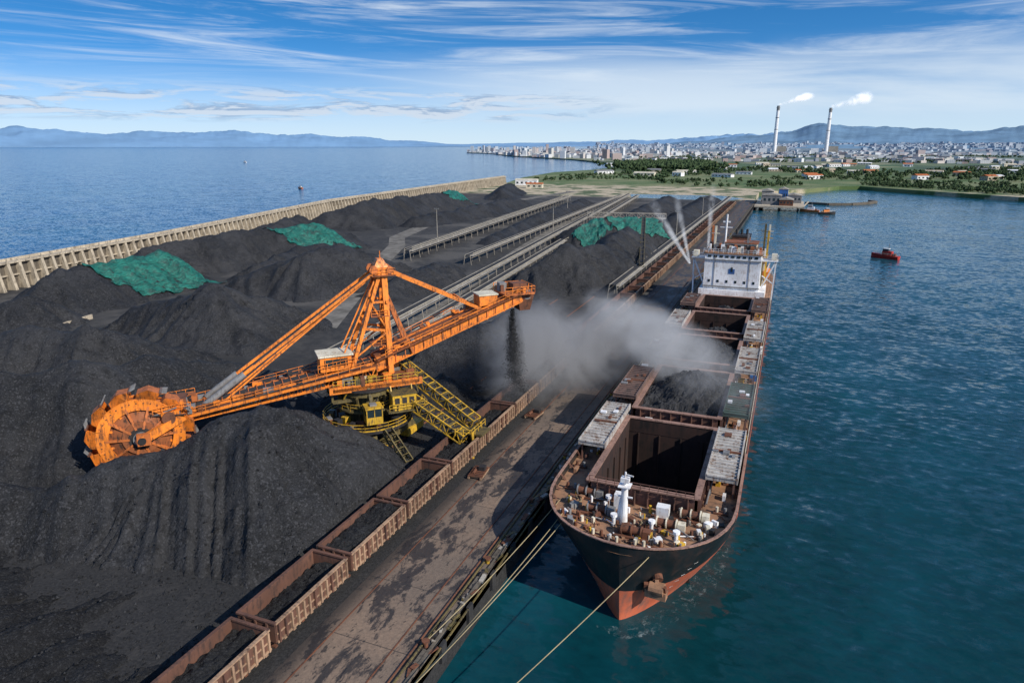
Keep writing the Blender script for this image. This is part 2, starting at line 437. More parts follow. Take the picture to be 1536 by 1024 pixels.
pile('P3',[(-162,64,7),(-139,77,11),(-122,86,12),(-113,98,5.5)],.76,.6,'coal',1.15)
pile('P4',[(-150,120,5),(-127,124,13),(-117,137,5.5)],.76,.7,'coal',1.1)
pile('P5',[(-192,130,10.5),(-192,165,10)],.74,.9)
pile('P6',[(-213,177,9),(-203,208,12.5),(-190,243,11.5),(-186,260,7)],.74,.9)
pile('P7',[(-158,165,5),(-143,178,12.5),(-137,195,12.5),(-126,206,5)],.74,.8)
pile('P8',[(-238,318,9),(-228,335,14),(-229,379,13.5),(-240,480,11)],.74,1.4)
pile('P9',[(-200,350,5),(-192,420,7),(-196,500,6)],.6,2)
pile('P10',[(-74,200,8),(-67,214,12.5),(-60,236,11),(-60,276,13),(-64,285,10)],.8,.7,'coal',1.25)
pile('P11',[(-92,308,8),(-84,318,11),(-66,335,11),(-57,350,7)],.7,1.0)
pile('P12',[(-66,120,5.5),(-58,130,8),(-57,150,7),(-59,166,5)],.74,.6)
pile('P14',[(-88,400,5),(-88,470,7),(-90,560,6)],.6,1.8)
pile('P15',[(-60,390,6),(-58,470,8),(-60,570,7)],.6,1.8)
pile('P16',[(-131,300,3),(-139,400,5.5),(-149,520,5)],.6,1.8)
pile('P18',[(-66,98,2.0),(-56,106,2.6)],.4,.5,'coald',1.3)
pile('P19',[(-235,560,8),(-260,640,9)],.6,2.5)
pile('P21',[(-54,22,1.0),(-75,28,1.6),(-95,22,2.6)],.2,.36,'coald',.9)
pile('P24',[(-236,262,7),(-244,300,9)],.7,1.2)
pile('P25',[(-170,186,5),(-174,212,7.5),(-170,232,6)],.7,.9)
pile('P26',[(-112,178,4),(-112,200,5.5),(-116,222,4)],.66,.7)
pile('P27',[(-186,98,6),(-178,112,7.5)],.72,.8)
random.seed(11); b=MB()
def lump(x,y,z,r,k='coald'):
    vs=[]
    for dx,dy,dz in((1,0,0),(-1,0,0),(0,1,0),(0,-1,0),(0,0,1),(0,0,-1)):
        s=r*U(.7,1.25); vs.append((x+dx*s+U(-.2,.2)*r,y+dy*s+U(-.2,.2)*r,z+dz*s*.8))
    b.add(vs,[(0,2,4),(2,1,4),(1,3,4),(3,0,4),(2,0,5),(1,2,5),(3,1,5),(0,3,5)],k)
for i in range(13000):
    a=R()
    if a<.8: x=U(-110,-45.5);y=U(22,80)
    else: x=U(-75,-46);y=U(80,116)
    z=max(0,max(pile_height(x,y,*PD['P1']),pile_height(x,y,*PD['P21']),pile_height(x,y,*PD['P18'])))
    if z>4.5 and R()<.6: continue
    lump(x,y,z+.02,U(.05,.2)*(1.9 if R()<.07 else 1),'coal' if R()<.6 else 'coald')
b.build('coal_lumps')
def tarp(key,c,n=40,off=.45):
    pd=PD[key]; vs=[]
    for j in range(n+1):
        for i in range(n+1):
            u,v=i/n,j/n
            e=.11
            u2=u+noise.noise(Vector((v*7,u*2,3)))*e; v2=v+noise.noise(Vector((u*7,v*2,8)))*e
            x=(c[0][0]*(1-u2)+c[1][0]*u2)*(1-v2)+(c[3][0]*(1-u2)+c[2][0]*u2)*v2
            y=(c[0][1]*(1-u2)+c[1][1]*u2)*(1-v2)+(c[3][1]*(1-u2)+c[2][1]*u2)*v2
            z=max(0,pile_height(x,y,*pd))+off+noise.fractal(Vector((x*.6,y*.3,2)),.8,2,4)*.35
            vs.append((x,y,z))
    m=n+1
    me=bpy.data.meshes.new('green_tarpaulin'); me.from_pydata(vs,[],[(j*m+i,j*m+i+1,(j+1)*m+i+1,(j+1)*m+i) for j in range(n) for i in range(n)])
    me.materials.append(M['tarp']); me.polygons.foreach_set('use_smooth',[True]*n*n); link(bpy.data.objects.new('green_tarpaulin',me))
tarp('P5',[(-194,137),(-194,169),(-175,176),(-178,145)])
tarp('P6',[(-199,222),(-190,250),(-175,257),(-180,226)])
tarp('P8',[(-245,455),(-242,500),(-228,500),(-230,455)],20)
tarp('P11',[(-92,302),(-86,322),(-76,316),(-82,298)])
tarp('P11',[(-84,324),(-60,342),(-52,332),(-72,314)])
b=MB()
for a,c in (((-150,84,.6),(-168,100,.6)),((-168,100,.6),(-172,124,.6))): b.beam(a,c,.5,1.2,'conc')
b.build('retaining_kerb')
def road(name,pts):
    b=MB(); vs=[]
    for x,y,w in pts: vs+=[(x-w/2,y,.06),(x+w/2,y,.06)]
    b.add(vs,[(2*i,2*i+1,2*i+3,2*i+2) for i in range(len(pts)-1)],'road'); b.build(name)
road('dirt_road',[(-108,140,7),(-150,232,8),(-168,275,9),(-183,300,9),(-208,400,9),(-218,480,9),(-212,600,9),(-205,680,9)])
road('dirt_road',[(-90,150,5),(-100,220,6),(-112,300,6),(-128,420,6),(-146,600,6)])
# ---------------------------------------------------------------- sea wall
wall=[(-200,-60),(-217,60),(-232,137),(-246,213),(-291,392),(-324,785)]
w=empty('sea_wall'); b=MB(); b2=MB()
for (x0,y0),(x1,y1) in zip(wall[:-1],wall[1:]):
    d=Vector((x1-x0,y1-y0,0));L=d.length;d.normalize();nn=Vector((d.y,-d.x,0))
    p=Vector((x0,y0,0));qq=Vector((x1,y1,0))
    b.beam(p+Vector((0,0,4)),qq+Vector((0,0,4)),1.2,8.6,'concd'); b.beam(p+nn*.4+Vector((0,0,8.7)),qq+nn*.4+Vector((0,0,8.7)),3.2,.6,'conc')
    b.beam(p+nn*1.0+Vector((0,0,4.6)),qq+nn*1.0+Vector((0,0,4.6)),.9,.4,'conc')
    b.beam(p-nn*.8+Vector((0,0,9.4)),qq-nn*.8+Vector((0,0,9.4)),.4,.8,'conc')
    k=int(L/4.2)
    ang=math.atan2(d.y,d.x)
    for i in range(k):
        c=p+d*(i*L/k)
        b2.hexa([c+d*-.5+nn*.6,c+d*.5+nn*.6,c+d*.5+nn*3.6,c+d*-.5+nn*3.6,
                 c+d*-.5+nn*.6+Vector((0,0,8.35)),c+d*.5+nn*.6+Vector((0,0,8.35)),c+d*.5+nn*1.9+Vector((0,0,8.35)),c+d*-.5+nn*1.9+Vector((0,0,8.35))],'conc')
        b2.box(c+nn*1.6+Vector((0,0,9.5)),(.3,.3,1.0),'conc',ang)
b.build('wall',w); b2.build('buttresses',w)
# ---------------------------------------------------------------- conveyors
def conveyor(p,q,z=3.2,step=9):
    b=MB(); p=Vector((*p,z));q=Vector((*q,z)); d=(q-p);L=d.length;dn=d.normalized();sd=Vector((dn.y,-dn.x,0))
    for s in(-1,1):
        b.beam(p+sd*s*1.1,q+sd*s*1.1,.22,.6,'steelgal'); b.beam(p+sd*s*1.1+Vector((0,0,-1.1)),q+sd*s*1.1+Vector((0,0,-1.1)),.14,.14,'steelgal')
    b.beam(p+Vector((0,0,.25)),q+Vector((0,0,.25)),1.5,.12,'rubber')
    b.beam(p+sd*1.9+Vector((0,0,-.1)),q+sd*1.9+Vector((0,0,-.1)),.8,.1,'steelgal')
    b.beam(p+sd*2.4+Vector((0,0,1.0)),q+sd*2.4+Vector((0,0,1.0)),.1,.1,'cream')
    n=int(L/step)
    for i in range(n+1):
        c=p+dn*(i*L/n)
        for s in(-1,1):
            b.beam(c+sd*s*1.1,c+sd*s*1.6-Vector((0,0,z)),.18,.18,'steelgal')
            if i<n:
                e=p+dn*((i+1)*L/n); b.beam(c+sd*s*1.1,(c+e)/2+sd*s*1.1-Vector((0,0,1.1)),.08,.08,'steelgal'); b.beam((c+e)/2+sd*s*1.1-Vector((0,0,1.1)),e+sd*s*1.1,.08,.08,'steelgal')
        b.beam(c+sd*2.4,c+sd*2.4+Vector((0,0,1)),.08,.08,'cream')
    b.build('belt_conveyor')
conveyor((-84,108),(-131,600),4.5); conveyor((-78,120),(-124,600),3.4)
conveyor((-115,240),(-138,600),3.6); conveyor((-142,240),(-173,560),4); conveyor((-148,250),(-180,560),3)
conveyor((-47.3,200),(-47.3,600),4.2)
b=MB(); b.truss((-104,372,8),(-62,380,8),2.5,2.5,'steelgal',3,.2)
for x,y in((-102,372),(-80,376),(-64,380)): b.beam((x,y,0),(x,y,7),.5,.5,'steelgal')
b.build('conveyor_gantry')
b=MB(); b.truss((-62,318,13),(-46,236,5),1.6,1.2,'olive',6,.10); b.beam((-62,318,13),(-46,236,5),1.4,.3,'rubber')
for x,y,z in((-59,303,11.5),(-52,268,8.4)): b.beam((x-1.5,y,0),(x,y,z),.3,.3,'olive');b.beam((x+1.5,y,0),(x,y,z),.3,.3,'olive')
b.build('inclined_conveyor')
for x,y in((-160,300),(-110,330),(-140,450),(-48.6,330),(-48.6,430)):
    b=MB(); b.tube((0,0,0),(0,0,15),.22,'steelgal',8,.12); b.beam((-1.2,0,15),(1.2,0,15),.2,.2,'steelgal')
    for k in(-1,0,1): b.box((k,0,15.3),(.5,.35,.4),'grey')
    o=b.build('yard_light_mast'); o.location=(x,y,0)
# ---------------------------------------------------------------- bucket wheel reclaimer
rc=empty('bucket_wheel_reclaimer',(-58,84,0),math.radians(45))
ca=math.cos(math.radians(-45));sa=math.sin(math.radians(-45))
def W2(x,y,z): return (x*ca-y*sa, x*sa+y*ca, z)
b=MB()
for sx in(-1,1):
    for sy in(-1,1):
        c=W2(sx*4.6,sy*5.5,1.0); b.box(c,(1.5,5,1.1),'yellow',math.radians(-45))
        for k in(-1.6,-.5,.6,1.7):
            a=W2(sx*4.6-.4,sy*5.5+k,.5);e=W2(sx*4.6+.4,sy*5.5+k,.5); b.tube(a,e,.48,'black',12)
        b.beam(W2(sx*4.6,sy*5.5,1.5),W2(sx*2.6,sy*2.8,4.2),1.1,1.3,'olive')
    b.beam(W2(sx*4.6,-5.5,2.0),W2(sx*4.6,5.5,2.0),.7,.8,'olive')
for sy in(-1,1): b.beam(W2(-4.6,sy*5.5,2.3),W2(4.6,sy*5.5,2.3),.7,.8,'yellow')
b.build('travel_gear',rc)
b=MB()
b.tube((0,0,4.0),(0,0,4.4),6.9,'black',36); b.tube((0,0,4.4),(0,0,8.8),2.8,'olive',28)
b.tube((0,0,3.2),(0,0,4.0),4.6,'black',28); b.tube((0,0,6.4),(0,0,6.65),4.5,'olive',28)
b.tube((0,0,8.8),(0,0,9.7),4.1,'olive',32); b.tube((0,0,9.7),(0,0,10.0),4.6,'black',32)
ring=[(6.75*math.cos(t*math.pi/12),6.75*math.sin(t*math.pi/12),4.4) for t in range(25)]
b.rail(ring,'yellow',1.1,1.6,.08)
for p0,p1 in zip(ring[:-1],ring[1:]): b.beam(p0,p1,.15,.35,'yellow')
ring=[(4.4*math.cos(t*math.pi/8),4.4*math.sin(t*math.pi/8),6.65) for t in range(17)]
b.rail(ring,'yellow',1.1,1.6,.06)
for t in range(12):
    a=t*math.pi/6; b.beam((3*math.cos(a),3*math.sin(a),4.5),(4.3*math.cos(a),4.3*math.sin(a),8.8),.25,.4,'olive')
random.seed(41)
for i in range(46):
    a=U(0,6.28);r=U(3.6,6.2); s=U(.4,1.5); b.box((r*math.cos(a),r*math.sin(a),4.4+s/2),(s*.8,U(.4,1.2),s),random.choice(['grey','yellow','rust','black','olive','orange3','black']),a)
for i in range(14): a=U(0,6.28); b.tube((3.2*math.cos(a),3.2*math.sin(a),4.6),(4.0*math.cos(a+.5),4.0*math.sin(a+.5),9.4),.09,'black',6)
b.build('slewing_ring',rc)
b=MB()
b.box((1,0,10.3),(13,7.2,.5),'orange3'); 
for y in(-3.4,3.4): b.beam((-6,y,10.3),(8,y,10.3),.4,1.0,'orange')
b.rail([(-5.4,-3.5,10.6),(7.4,-3.5,10.6),(7.4,3.5,10.6),(-5.4,3.5,10.6)],'yellow',1.1,1.5,.07)
for i in range(40):
    s=U(.4,1.5); b.box((U(-5,7),random.choice([-1,1])*U(1.9,3.2),10.55+s/2),(U(.4,1.6),U(.4,1),s),random.choice(['grey','yellow','rust','cream','orange','black','orange3','olive']))
for i in range(16): x=U(-5,7); b.beam((x,-3.5,10.2),(x+U(-1,1),-3.0+U(-1,1),8.6),.14,.14,random.choice(['olive','yellow','black']))
b.box((4.6,-4.4,7.9),(3.6,2.4,2.4),'yellow'); b.box((4.6,-4.4,9.2),(3.9,2.7,.15),'olive')
for i in range(3): b.box((3.5+i*1.1,-5.62,8.2),(.7,.08,.9),'black')
b.beam((3,-3.4,10.2),(3,-5.4,6.6),.15,.15,'yellow'); b.beam((6.2,-3.4,10.2),(6.2,-5.4,6.6),.15,.15,'yellow')
b.box((5,-4.5,6.6),(6.0,3.2,.15),'olive'); b.rail([(2.2,-6,6.7),(8,-6,6.7),(8,-3,6.7)],'yellow',1.1,1.2,.07)
for s in(-1,1): b.beam((-5.5,s*2.4,8.2),(6.5,s*2.4,8.2),.35,.5,'olive'); b.beam((-5.5,s*2.4,8.2),(-5.5,s*2.4,10.3),.3,.3,'olive'); b.beam((6.5,s*2.4,8.2),(6.5,s*2.4,10.3),.3,.3,'olive')
b.build('slewing_platform',rc)
b=MB(); cx,cy=-.3,-6.0
b.box((cx,cy,6.2),(2.4,2.2,1.1),'yellow'); b.box((cx,cy,7.4),(2.25,2.05,1.3),'glass'); b.box((cx,cy,8.15),(2.6,2.4,.25),'yellow')
for sx in(-1,1):
    for sy in(-1,1): b.beam((cx+sx*1.13,cy+sy*1.03,6.7),(cx+sx*1.13,cy+sy*1.03,8.1),.14,.14,'yellow')
b.beam((cx,cy-1.06,6.7),(cx,cy-1.06,8.1),.1,.1,'yellow')
b.box((cx,cy,8.4),(1.0,.9,.3),'grey'); b.beam((cx,cy+1,8.2),(cx,-3.3,10.2),.4,.4,'olive'); b.beam((cx+1,cy+1,5.7),(cx+1,-3,4.6),.3,.3,'olive')
b.build('operator_cab',rc)
# front boom
b=MB(); A=Vector((1.5,0,12.6)); E=Vector((-27,0,8.6))
for s in(-1,1):
    y=s*1.55
    b.beam(A+Vector((0,y,.5)),E+Vector((0,y,.5)),.3,.7,'orange'); b.beam(A+Vector((0,y,-1.3)),E+Vector((0,y,-.6)),.3,.35,'orange')
    n=17
    for i in range(n):
        p=A.lerp(E,i/n);q2=A.lerp(E,(i+1)/n);mid=(p+q2)/2
        lo=lambda t:-1.3+.7*t
        b.beam(p+Vector((0,y,.4)),mid+Vector((0,y,lo(i/n))),.16,.16,'orange'); b.beam(mid+Vector((0,y,lo(i/n))),q2+Vector((0,y,.4)),.16,.16,'orange')
        b.beam(p+Vector((0,y,.4)),p+Vector((0,y,lo(i/n))),.14,.14,'orange')
    b.beam(A+Vector((0,s*2.35,.55)),E+Vector((0,s*2.35,.55)),1.2,.08,'orange3')
    b.rail([A+Vector((-1,s*2.9,.6)),E+Vector((1,s*2.9,.6))],'orange',1.0,1.6,.06)
    b.beam(A+Vector((0,s*2.9,.4)),E+Vector((0,s*2.9,.4)),.12,.4,'orange')
b.beam(A+Vector((0,0,.75)),E+Vector((0,0,.75)),2.6,.12,'orange3')
b.beam(A+Vector((0,0,.95)),E+Vector((0,0,.95)),1.5,.14,'rubber')
for i in range(24):
    p=A.lerp(E,(i+.5)/24)
    b.beam(p+Vector((0,-1.5,1.0)),p+Vector((0,1.5,1.0)),.12,.2,'orange2'); b.beam(p+Vector((0,-1.6,-.6)),p+Vector((0,1.6,-.6)),.16,.16,'orange')
for i in range(18):
    p=A.lerp(E,U(.1,.95)); b.box(p+Vector((0,random.choice([-1,1])*U(1.5,2.4),1.0)),(U(.4,1.5),.5,U(.3,.9)),random.choice(['orange','grey','rust','orange3','black']))
b.tube(A+Vector((-2,-2.7,.75)),E+Vector((2,-2.7,.75)),.09,'black',6)
b.build('wheel_boom',rc)
b=MB()
b.box((-4.5,-.2,14.0),(4.6,3.4,2.2),'orange'); b.box((-4.5,-.2,15.25),(5.1,3.9,.25),'cream'); b.box((-4.5,-1.95,14.2),(3.4,.08,1.0),'glass')
for i in range(4): b.beam((-6.1+i*1.1,-2.0,13.6),(-6.1+i*1.1,-2.0,14.8),.12,.06,'orange')
b.rail([(-7.2,-2.3,13),(-1.8,-2.3,13.6)],'orange',1.1,1.2,.07)
b.build('boom_cabin',rc)
# bucket wheel
b=MB(); C=Vector((-30.8,-2.6,7.6))
def wp(a,r,y):
    r*=1.08; return (C.x+r*math.cos(a),C.y+y,C.z+r*math.sin(a))
def ringseg(r0,r1,y0,y1,k,N=48,y2=None):
    y2=y0 if y2 is None else y2
    vs=[];fs=[]
    for i in range(N):
        a=2*math.pi*i/N
        vs+=[wp(a,r0,y2),wp(a,r1,y0),wp(a,r1,y1),wp(a,r0,y1)]
    for i in range(N):
        j=(i+1)%N
        for q4 in((0,1),(1,2),(2,3),(3,0)): fs.append((4*i+q4[0],4*i+q4[1],4*j+q4[1],4*j+q4[0]))
    b.add(vs,fs,k)
ringseg(3.9,4.95,-1.15,-.8,'orange'); ringseg(3.9,4.95,.8,1.1,'orange'); ringseg(4.5,4.75,-.8,.8,'orange2')
ringseg(2.1,3.9,-.55,-.4,'orange3',48,-1.3); ringseg(3.55,3.9,-1.2,-.8,'orange'); ringseg(1.2,2.1,-1.5,-1.2,'orange3'); ringseg(0.2,4.4,.5,.7,'orange3')
b.tube(wp(0,0,-2.0),wp(0,0,1.6),.95,'grey',20); b.tube(wp(0,0,-2.6),wp(0,0,-2.0),.6,'rust',16); b.tube(wp(0,0,-1.6),wp(0,0,-1.3),1.5,'black',24)
for i in range(10):
    a=2*math.pi*i/10
    b.beam(wp(a,1.2,-1.45),wp(a,4.0,-.95),.28,.45,'orange2',(0,1,0))
    b.beam(wp(a+.3,3.2,-.7),wp(a+.3,4.9,-1.2),.3,.25,'orange',(0,1,0))
for i in range(36):
    a=2*math.pi*i/36; b.tube(wp(a,4.45,-1.22),wp(a,4.45,-1.14),.1,'rust',6)
NB=11
for i in range(NB):
    a=2*math.pi*i/NB
    for y in(-1.1,1.1):
        b.add([wp(a,4.6,y),wp(a+.45,4.6,y),wp(a+.40,5.6,y),wp(a+.2,6.1,y),wp(a-.04,5.95,y)],[(0,1,2,3,4),(4,3,2,1,0)],'orange')
    b.add([wp(a+.45,4.6,-1.1),wp(a+.45,4.6,1.1),wp(a+.40,5.6,1.1),wp(a+.40,5.6,-1.1),wp(a+.2,6.1,-1.1),wp(a+.2,6.1,1.1),wp(a-.04,5.95,1.1),wp(a-.04,5.95,-1.1)],[(0,1,2,3),(3,2,5,4),(4,5,6,7)],'orange2')
    b.beam(wp(a-.05,6.0,-1.25),wp(a-.05,6.0,1.25),.24,.28,'rust',(1,0,0))
    for k in range(5):
        y=-1.0+k*.5; b.beam(wp(a-.03,6.0,y),wp(a-.15,6.35,y),.17,.17,'grey',(0,1,0))
b.build('bucket_wheel',rc)
b=MB()
b.box((-28.6,.3,9.0),(5.2,2.2,2.0),'orange'); b.beam((-31.5,.6,7.6),(-25,.6,10.4),1.2,1.6,'orange'); b.box((-27.0,-2.4,9.9),(2.2,3.2,1.7),'orange'); b.beam((-25.4,-3.6,9.8),(-30.6,-4.9,7.6),.8,1.1,'orange')
b.tube((-27.2,-4.4,9.9),(-27.2,-2.2,9.9),.85,'rust',14); b.box((-26.2,-.3,11),(2.4,2.8,1.0),'rust'); b.beam((-24.0,-2,9.8),(-27.5,-3.6,9.4),.6,.8,'orange')
b.box((-30.4,-4.9,7.7),(1.6,.7,1.6),'orange2'); b.tube((-30.6,-5.4,7.6),(-30.6,-5.0,7.6),.5,'black',14)
for i in range(34): b.box((U(-31,-24),U(-4,2.6),U(9.6,11.4)),(U(.3,1.2),U(.3,1),U(.3,1.0)),random.choice(['orange','rust','grey','orange2','black','orange3']))
for i in range(10): b.tube((U(-31,-25),U(-4,0),U(9,11)),(U(-31,-25),U(-4.5,0),U(9,12)),.09,random.choice(['black','grey','orange']),6)
b.rail([(-30,2.6,10),(-24,2.6,10.4)],'orange',1.1,1.1,.07); b.rail([(-29,-4.4,10.6),(-24.4,-3.6,10.6)],'orange',1,1,.07)
b.hexa([(-31,.9,4.5),(-25,.9,7.5),(-25,2.4,7.5),(-31,2.4,4.5),(-31,.9,8.8),(-25,.9,9.5),(-25,2.4,9.5),(-31,2.4,8.8)],'orange3')
b.build('wheel_head',rc)
# mast
b=MB()
for s in(-1,1):
    b.beam((3.6,s*2.1,11),(3.4,s*1.0,27.4),.7,.8,'orange'); b.beam((-2.6,s*2.1,12),(2.9,s*1.0,27.2),.5,.55,'orange')
    b.beam((-.2,s*1.6,18.8),(3.5,s*1.7,18.2),.35,.35,'orange'); b.beam((-1.6,s*2,14.6),(3.5,s*1.9,18.2),.22,.22,'orange'); b.beam((1.2,s*1.4,22.6),(3.5,s*1.4,22.6),.3,.3,'orange')
    b.beam((3.5,s*1.7,18.2),(1.2,s*1.4,22.6),.22,.22,'orange'); b.beam((7.2,s*2.0,14.4),(3.6,s*1.3,24),.35,.35,'orange2')
for z,xx in((14,3.6),(18.4,3.5),(22.6,3.5)): b.beam((xx,-2,z),(xx,2,z),.3,.35,'orange')
for z,xx in((14.5,-1.7),(19,-.1),(23,1.4)): b.beam((xx,-1.9,z),(xx,1.9,z),.3,.3,'orange')
b.beam((3.6,-1.9,14),(3.5,1.6,18.4),.18,.18,'orange'); b.beam((3.5,-1.6,18.4),(3.5,1.3,22.6),.18,.18,'orange')
b.box((3.1,0,27.2),(2.4,2.6,1.0),'orange'); b.hexa([(2.0,-1.2,27.7),(4.2,-1.2,27.7),(4.2,1.2,27.7),(2.0,1.2,27.7),(2.7,-.7,28.9),(3.5,-.7,28.9),(3.5,.7,28.9),(2.7,.7,28.9)],'orange')
for s in(-1,1): b.tube((1.9,s*.8,27.4),(1.9,s*1.45,27.4),.62,'orange2',16); b.tube((4.3,s*.8,27.3),(4.3,s*1.45,27.3),.55,'orange2',16)
b.rail([(1.6,-1.7,26.6),(5.0,-1.7,26.6)],'orange',1,1.1,.05); b.box((3.3,-1.6,26.55),(3.6,.8,.08),'orange3')
b.tube((3.2,0,28.8),(3.2,0,30.0),.07,'orange',6)
for i in range(36): b.beam((4.1,-.3,11.5+i*.42),(4.1,.3,11.5+i*.42),.06,.06,'yellow')
b.beam((4.1,-.3,11),(4.1,-.3,27),.08,.08,'yellow'); b.beam((4.1,.3,11),(4.1,.3,27),.08,.08,'yellow')
for z in(16,20.5): b.box((2.4,0,z),(2.6,3.8,.12),'orange3'); b.rail([(1.1,-1.9,z),(3.6,-1.9,z)],'orange',.9,1.2,.05)
b.build('mast',rc)
b=MB()
for s in(-1,1):
    e=Vector((-23,s*1.6,10.0)); t0=Vector((2.6,s*1.1,27.4)); b.beam(t0,e,.28,.36,'orange'); 
    e2=Vector((-20,s*.8,10.3)); b.beam(Vector((1.8,s*.4,26.4)),e2,.2,.24,'orange')
    b.beam(Vector((2.2,s*.9,26.2)),Vector((-3.5,s*1.4,14.6)),.16,.2,'orange')
b.tube((-23.2,-1.6,9.9),(-17.2,-1.6,14.0),.45,'grey',14); b.tube((-17.2,-1.6,14.0),(-15.8,-1.6,14.95),.3,'orange',12); b.tube((-22.6,1.6,10.3),(-18.2,1.6,13.3),.38,'grey',14)
b.build('stays',rc)
# discharge boom
b=MB(); A=Vector((1.5,0,13.0)); E=Vector((25.5,0,21.3))
def rb(t): return A.lerp(E,t)
for s in(-1,1):
    y=s*1.5; b.beam(A+Vector((0,y,0)),E+Vector((0,y,.3)),.28,1.9,'orange'); b.beam(A+Vector((0,y*1.06,1.0)),E+Vector((0,y*1.06,1.2)),.5,.2,'orange'); b.beam(A+Vector((0,y*1.06,-1.0)),E+Vector((0,y*1.06,-.6)),.5,.2,'orange')
    for i in range(16):
        p=rb(i/16); b.beam(p+Vector((0,s*1.72,-.95)),p+Vector((0,s*1.72,1.05)),.14,.14,'orange2')
    b.beam(A+Vector((0,s*2.3,.9)),E+Vector((0,s*2.3,1.1)),1.0,.08,'orange3'); b.rail([rb(.05)+Vector((0,s*2.8,1)),rb(.97)+Vector((0,s*2.8,1.1))],'orange',1,1.8,.06)
b.beam(A+Vector((0,0,.9)),E+Vector((0,0,1.1)),2.6,.1,'orange2'); b.beam(A+Vector((0,0,1.1)),E+Vector((0,0,1.3)),1.4,.14,'orange3')
p=rb(.17); b.box(p+Vector((0,-1.68,.1)),(2.6,.08,.9),'black')
for s in(-1,1):
    b.beam((4,s*1.2,27.2),tuple(rb(.72)+Vector((0,s*1.4,1.0))),.4,.5,'orange'); 
b.beam((11,-1.3,23.5),(11,1.3,23.5),.25,.25,'orange'); b.beam((15,-1.3,22.2),(15,1.3,22.2),.25,.25,'orange')
for i in range(12):
    p=rb(U(.1,.7)); b.box(p+Vector((0,random.choice([-1,1])*1.9,1.5)),(U(.4,1.3),.5,U(.3,.8)),random.choice(['orange','grey','rust','orange3']))
b.build('discharge_boom',rc)
b=MB()
p=rb(.76); b.box(p+Vector((0,-.4,2.1)),(3.0,2.8,1.6),'orange'); b.box(p+Vector((0,-.4,3.0)),(3.3,3.1,.2),'cream')
p=rb(.95); b.box(p+Vector((.6,0,1.2)),(5.2,5.0,.25),'orange2'); b.rail([p+Vector((-2,-2.5,1.3)),p+Vector((3.2,-2.5,1.3)),p+Vector((3.2,2.5,1.3)),p+Vector((-2,2.5,1.3))],'orange',1.1,1.1,.08)
b.box(p+Vector((1.2,0,2.0)),(2.4,2.2,1.4),'rust'); b.box(p+Vector((-1.2,.9,2.0)),(1.2,1.2,1.4),'grey')
for i in range(12): s=U(.4,1.3); b.box(p+Vector((U(-1.8,3),U(-2.2,2.2),1.3+s/2)),(U(.3,.9),U(.3,.9),s),random.choice(['rust','orange','black','orange3']))
b.tube(p+Vector((2.4,-1.4,.8)),p+Vector((2.4,1.4,.8)),.8,'grey',16)
b.hexa([p+Vector(v) for v in((1.2,-1.1,-1.8),(3,-1.1,-1.8),(3,1.1,-1.8),(1.2,1.1,-1.8),(.6,-1.5,1),(3.6,-1.5,1),(3.6,1.5,1),(.6,1.5,1))],'rust')
b.build('discharge_head',rc)
b=MB()
for P0,P1 in(((6,3.2,11.5),(14.6,-9,4.2)),((5,-3.5,8.2),(12,-11.5,3.2))):
    b.truss(P0,P1,1.9,1.5,'yellow',1.3,.11); P0=Vector(P0);P1=Vector(P1)
    b.beam(P0,P1,1.5,.15,'rubber')
    for i in range(12):
        c=P0.lerp(P1,(i+.5)/12); b.beam(c+Vector((-.7,-.5,.85)),c+Vector((.7,.5,.85)),.4,.1,'olive' if i%2 else 'black')
b.box((13.4,-9.8,3.6),(5.5,3,.3),'olive',math.radians(-45)); b.rail([(10.5,-11.5,3.8),(12.5,-13,3.8),(16,-9.5,3.8)],'yellow',1.1,1,.08)
for x,y in((11.6,-10.8),(13,-12.2),(15.4,-9.2),(14,-7.8)): b.beam((x,y,0),(x,y,4.3),.3,.3,'yellow')
b.beam((11.6,-10.8,.5),(15.4,-9.2,3.5),.18,.18,'yellow'); b.beam((13,-12.2,.5),(14,-7.8,3.5),.18,.18,'yellow')
b.truss((-3.6,-5.5,4.2),(-1.0,-10.5,.6),1.2,.9,'yellow',.9,.1); b.truss((1.5,-6.5,4.2),(3.5,-10.5,.4),1.3,1.0,'olive',1,.12)
b.build('access_stairs',rc)
b=MB()
for x in(-62.6,-53.4): b.beam((x,70,.1),(x,600,.1),.2,.2,'rust')
b.build('reclaimer_rails')
# ---------------------------------------------------------------- ship
ship=empty('bulk_carrier_ship',(-12.5,0,0))
YB=60.5
def hw(y,z):
    k=max(0,min(1,(z+4)/9.5))
    yt=YB+1.6*(1-k); Lb=13*k+28*(1-k); e=2.6*k+1.6*(1-k)
    t=max(0,min(1,(y-yt)/Lb)); f=(1-(1-t)**e)**(.5*k+.8*(1-k))
    B=10.5*k+10.2*(1-k)
    ts=max(0,(y-215)/28); f2=1-(.25+.35*(1-k))*ts**2
    return B*f*f2
ysn=[0,.15,.5,1,1.7,2.6,3.8,5.2,7,9,11.5,14.5,18,22,27,33]+[33+i*8 for i in range(1,19)]+[182.5]
lv=[-7,-4,-2.5,-1,0.1,1.2,2.5,4,5.0,6.1]
b=MB(); vs=[];nl=len(lv)
for s in ysn:
    for z in lv:
        k=max(0,min(1,(z+4)/9.5)); y=YB+1.6*(1-k)*(1-s/182.5)+s
        vs.append((-hw(y,z),y,z)); vs.append((hw(y,z),y,z))
ns=len(ysn)
for i in range(ns-1):
    for j in range(nl-1):
        if j==nl-2 and ysn[i]>25: continue
        a=(i*nl+j)*2;c=((i+1)*nl+j)*2;k='hullred' if lv[j]<.0 else 'hullblk'
        for o2,fl in((0,False),(1,True)):
            f=(a+o2,a+2+o2,c+2+o2,c+o2)
            b.f.append(f if fl else f[::-1]); b.m.append(b.mi(k))
b.v=[tuple(v) for v in vs]
a=((ns-1)*nl)*2
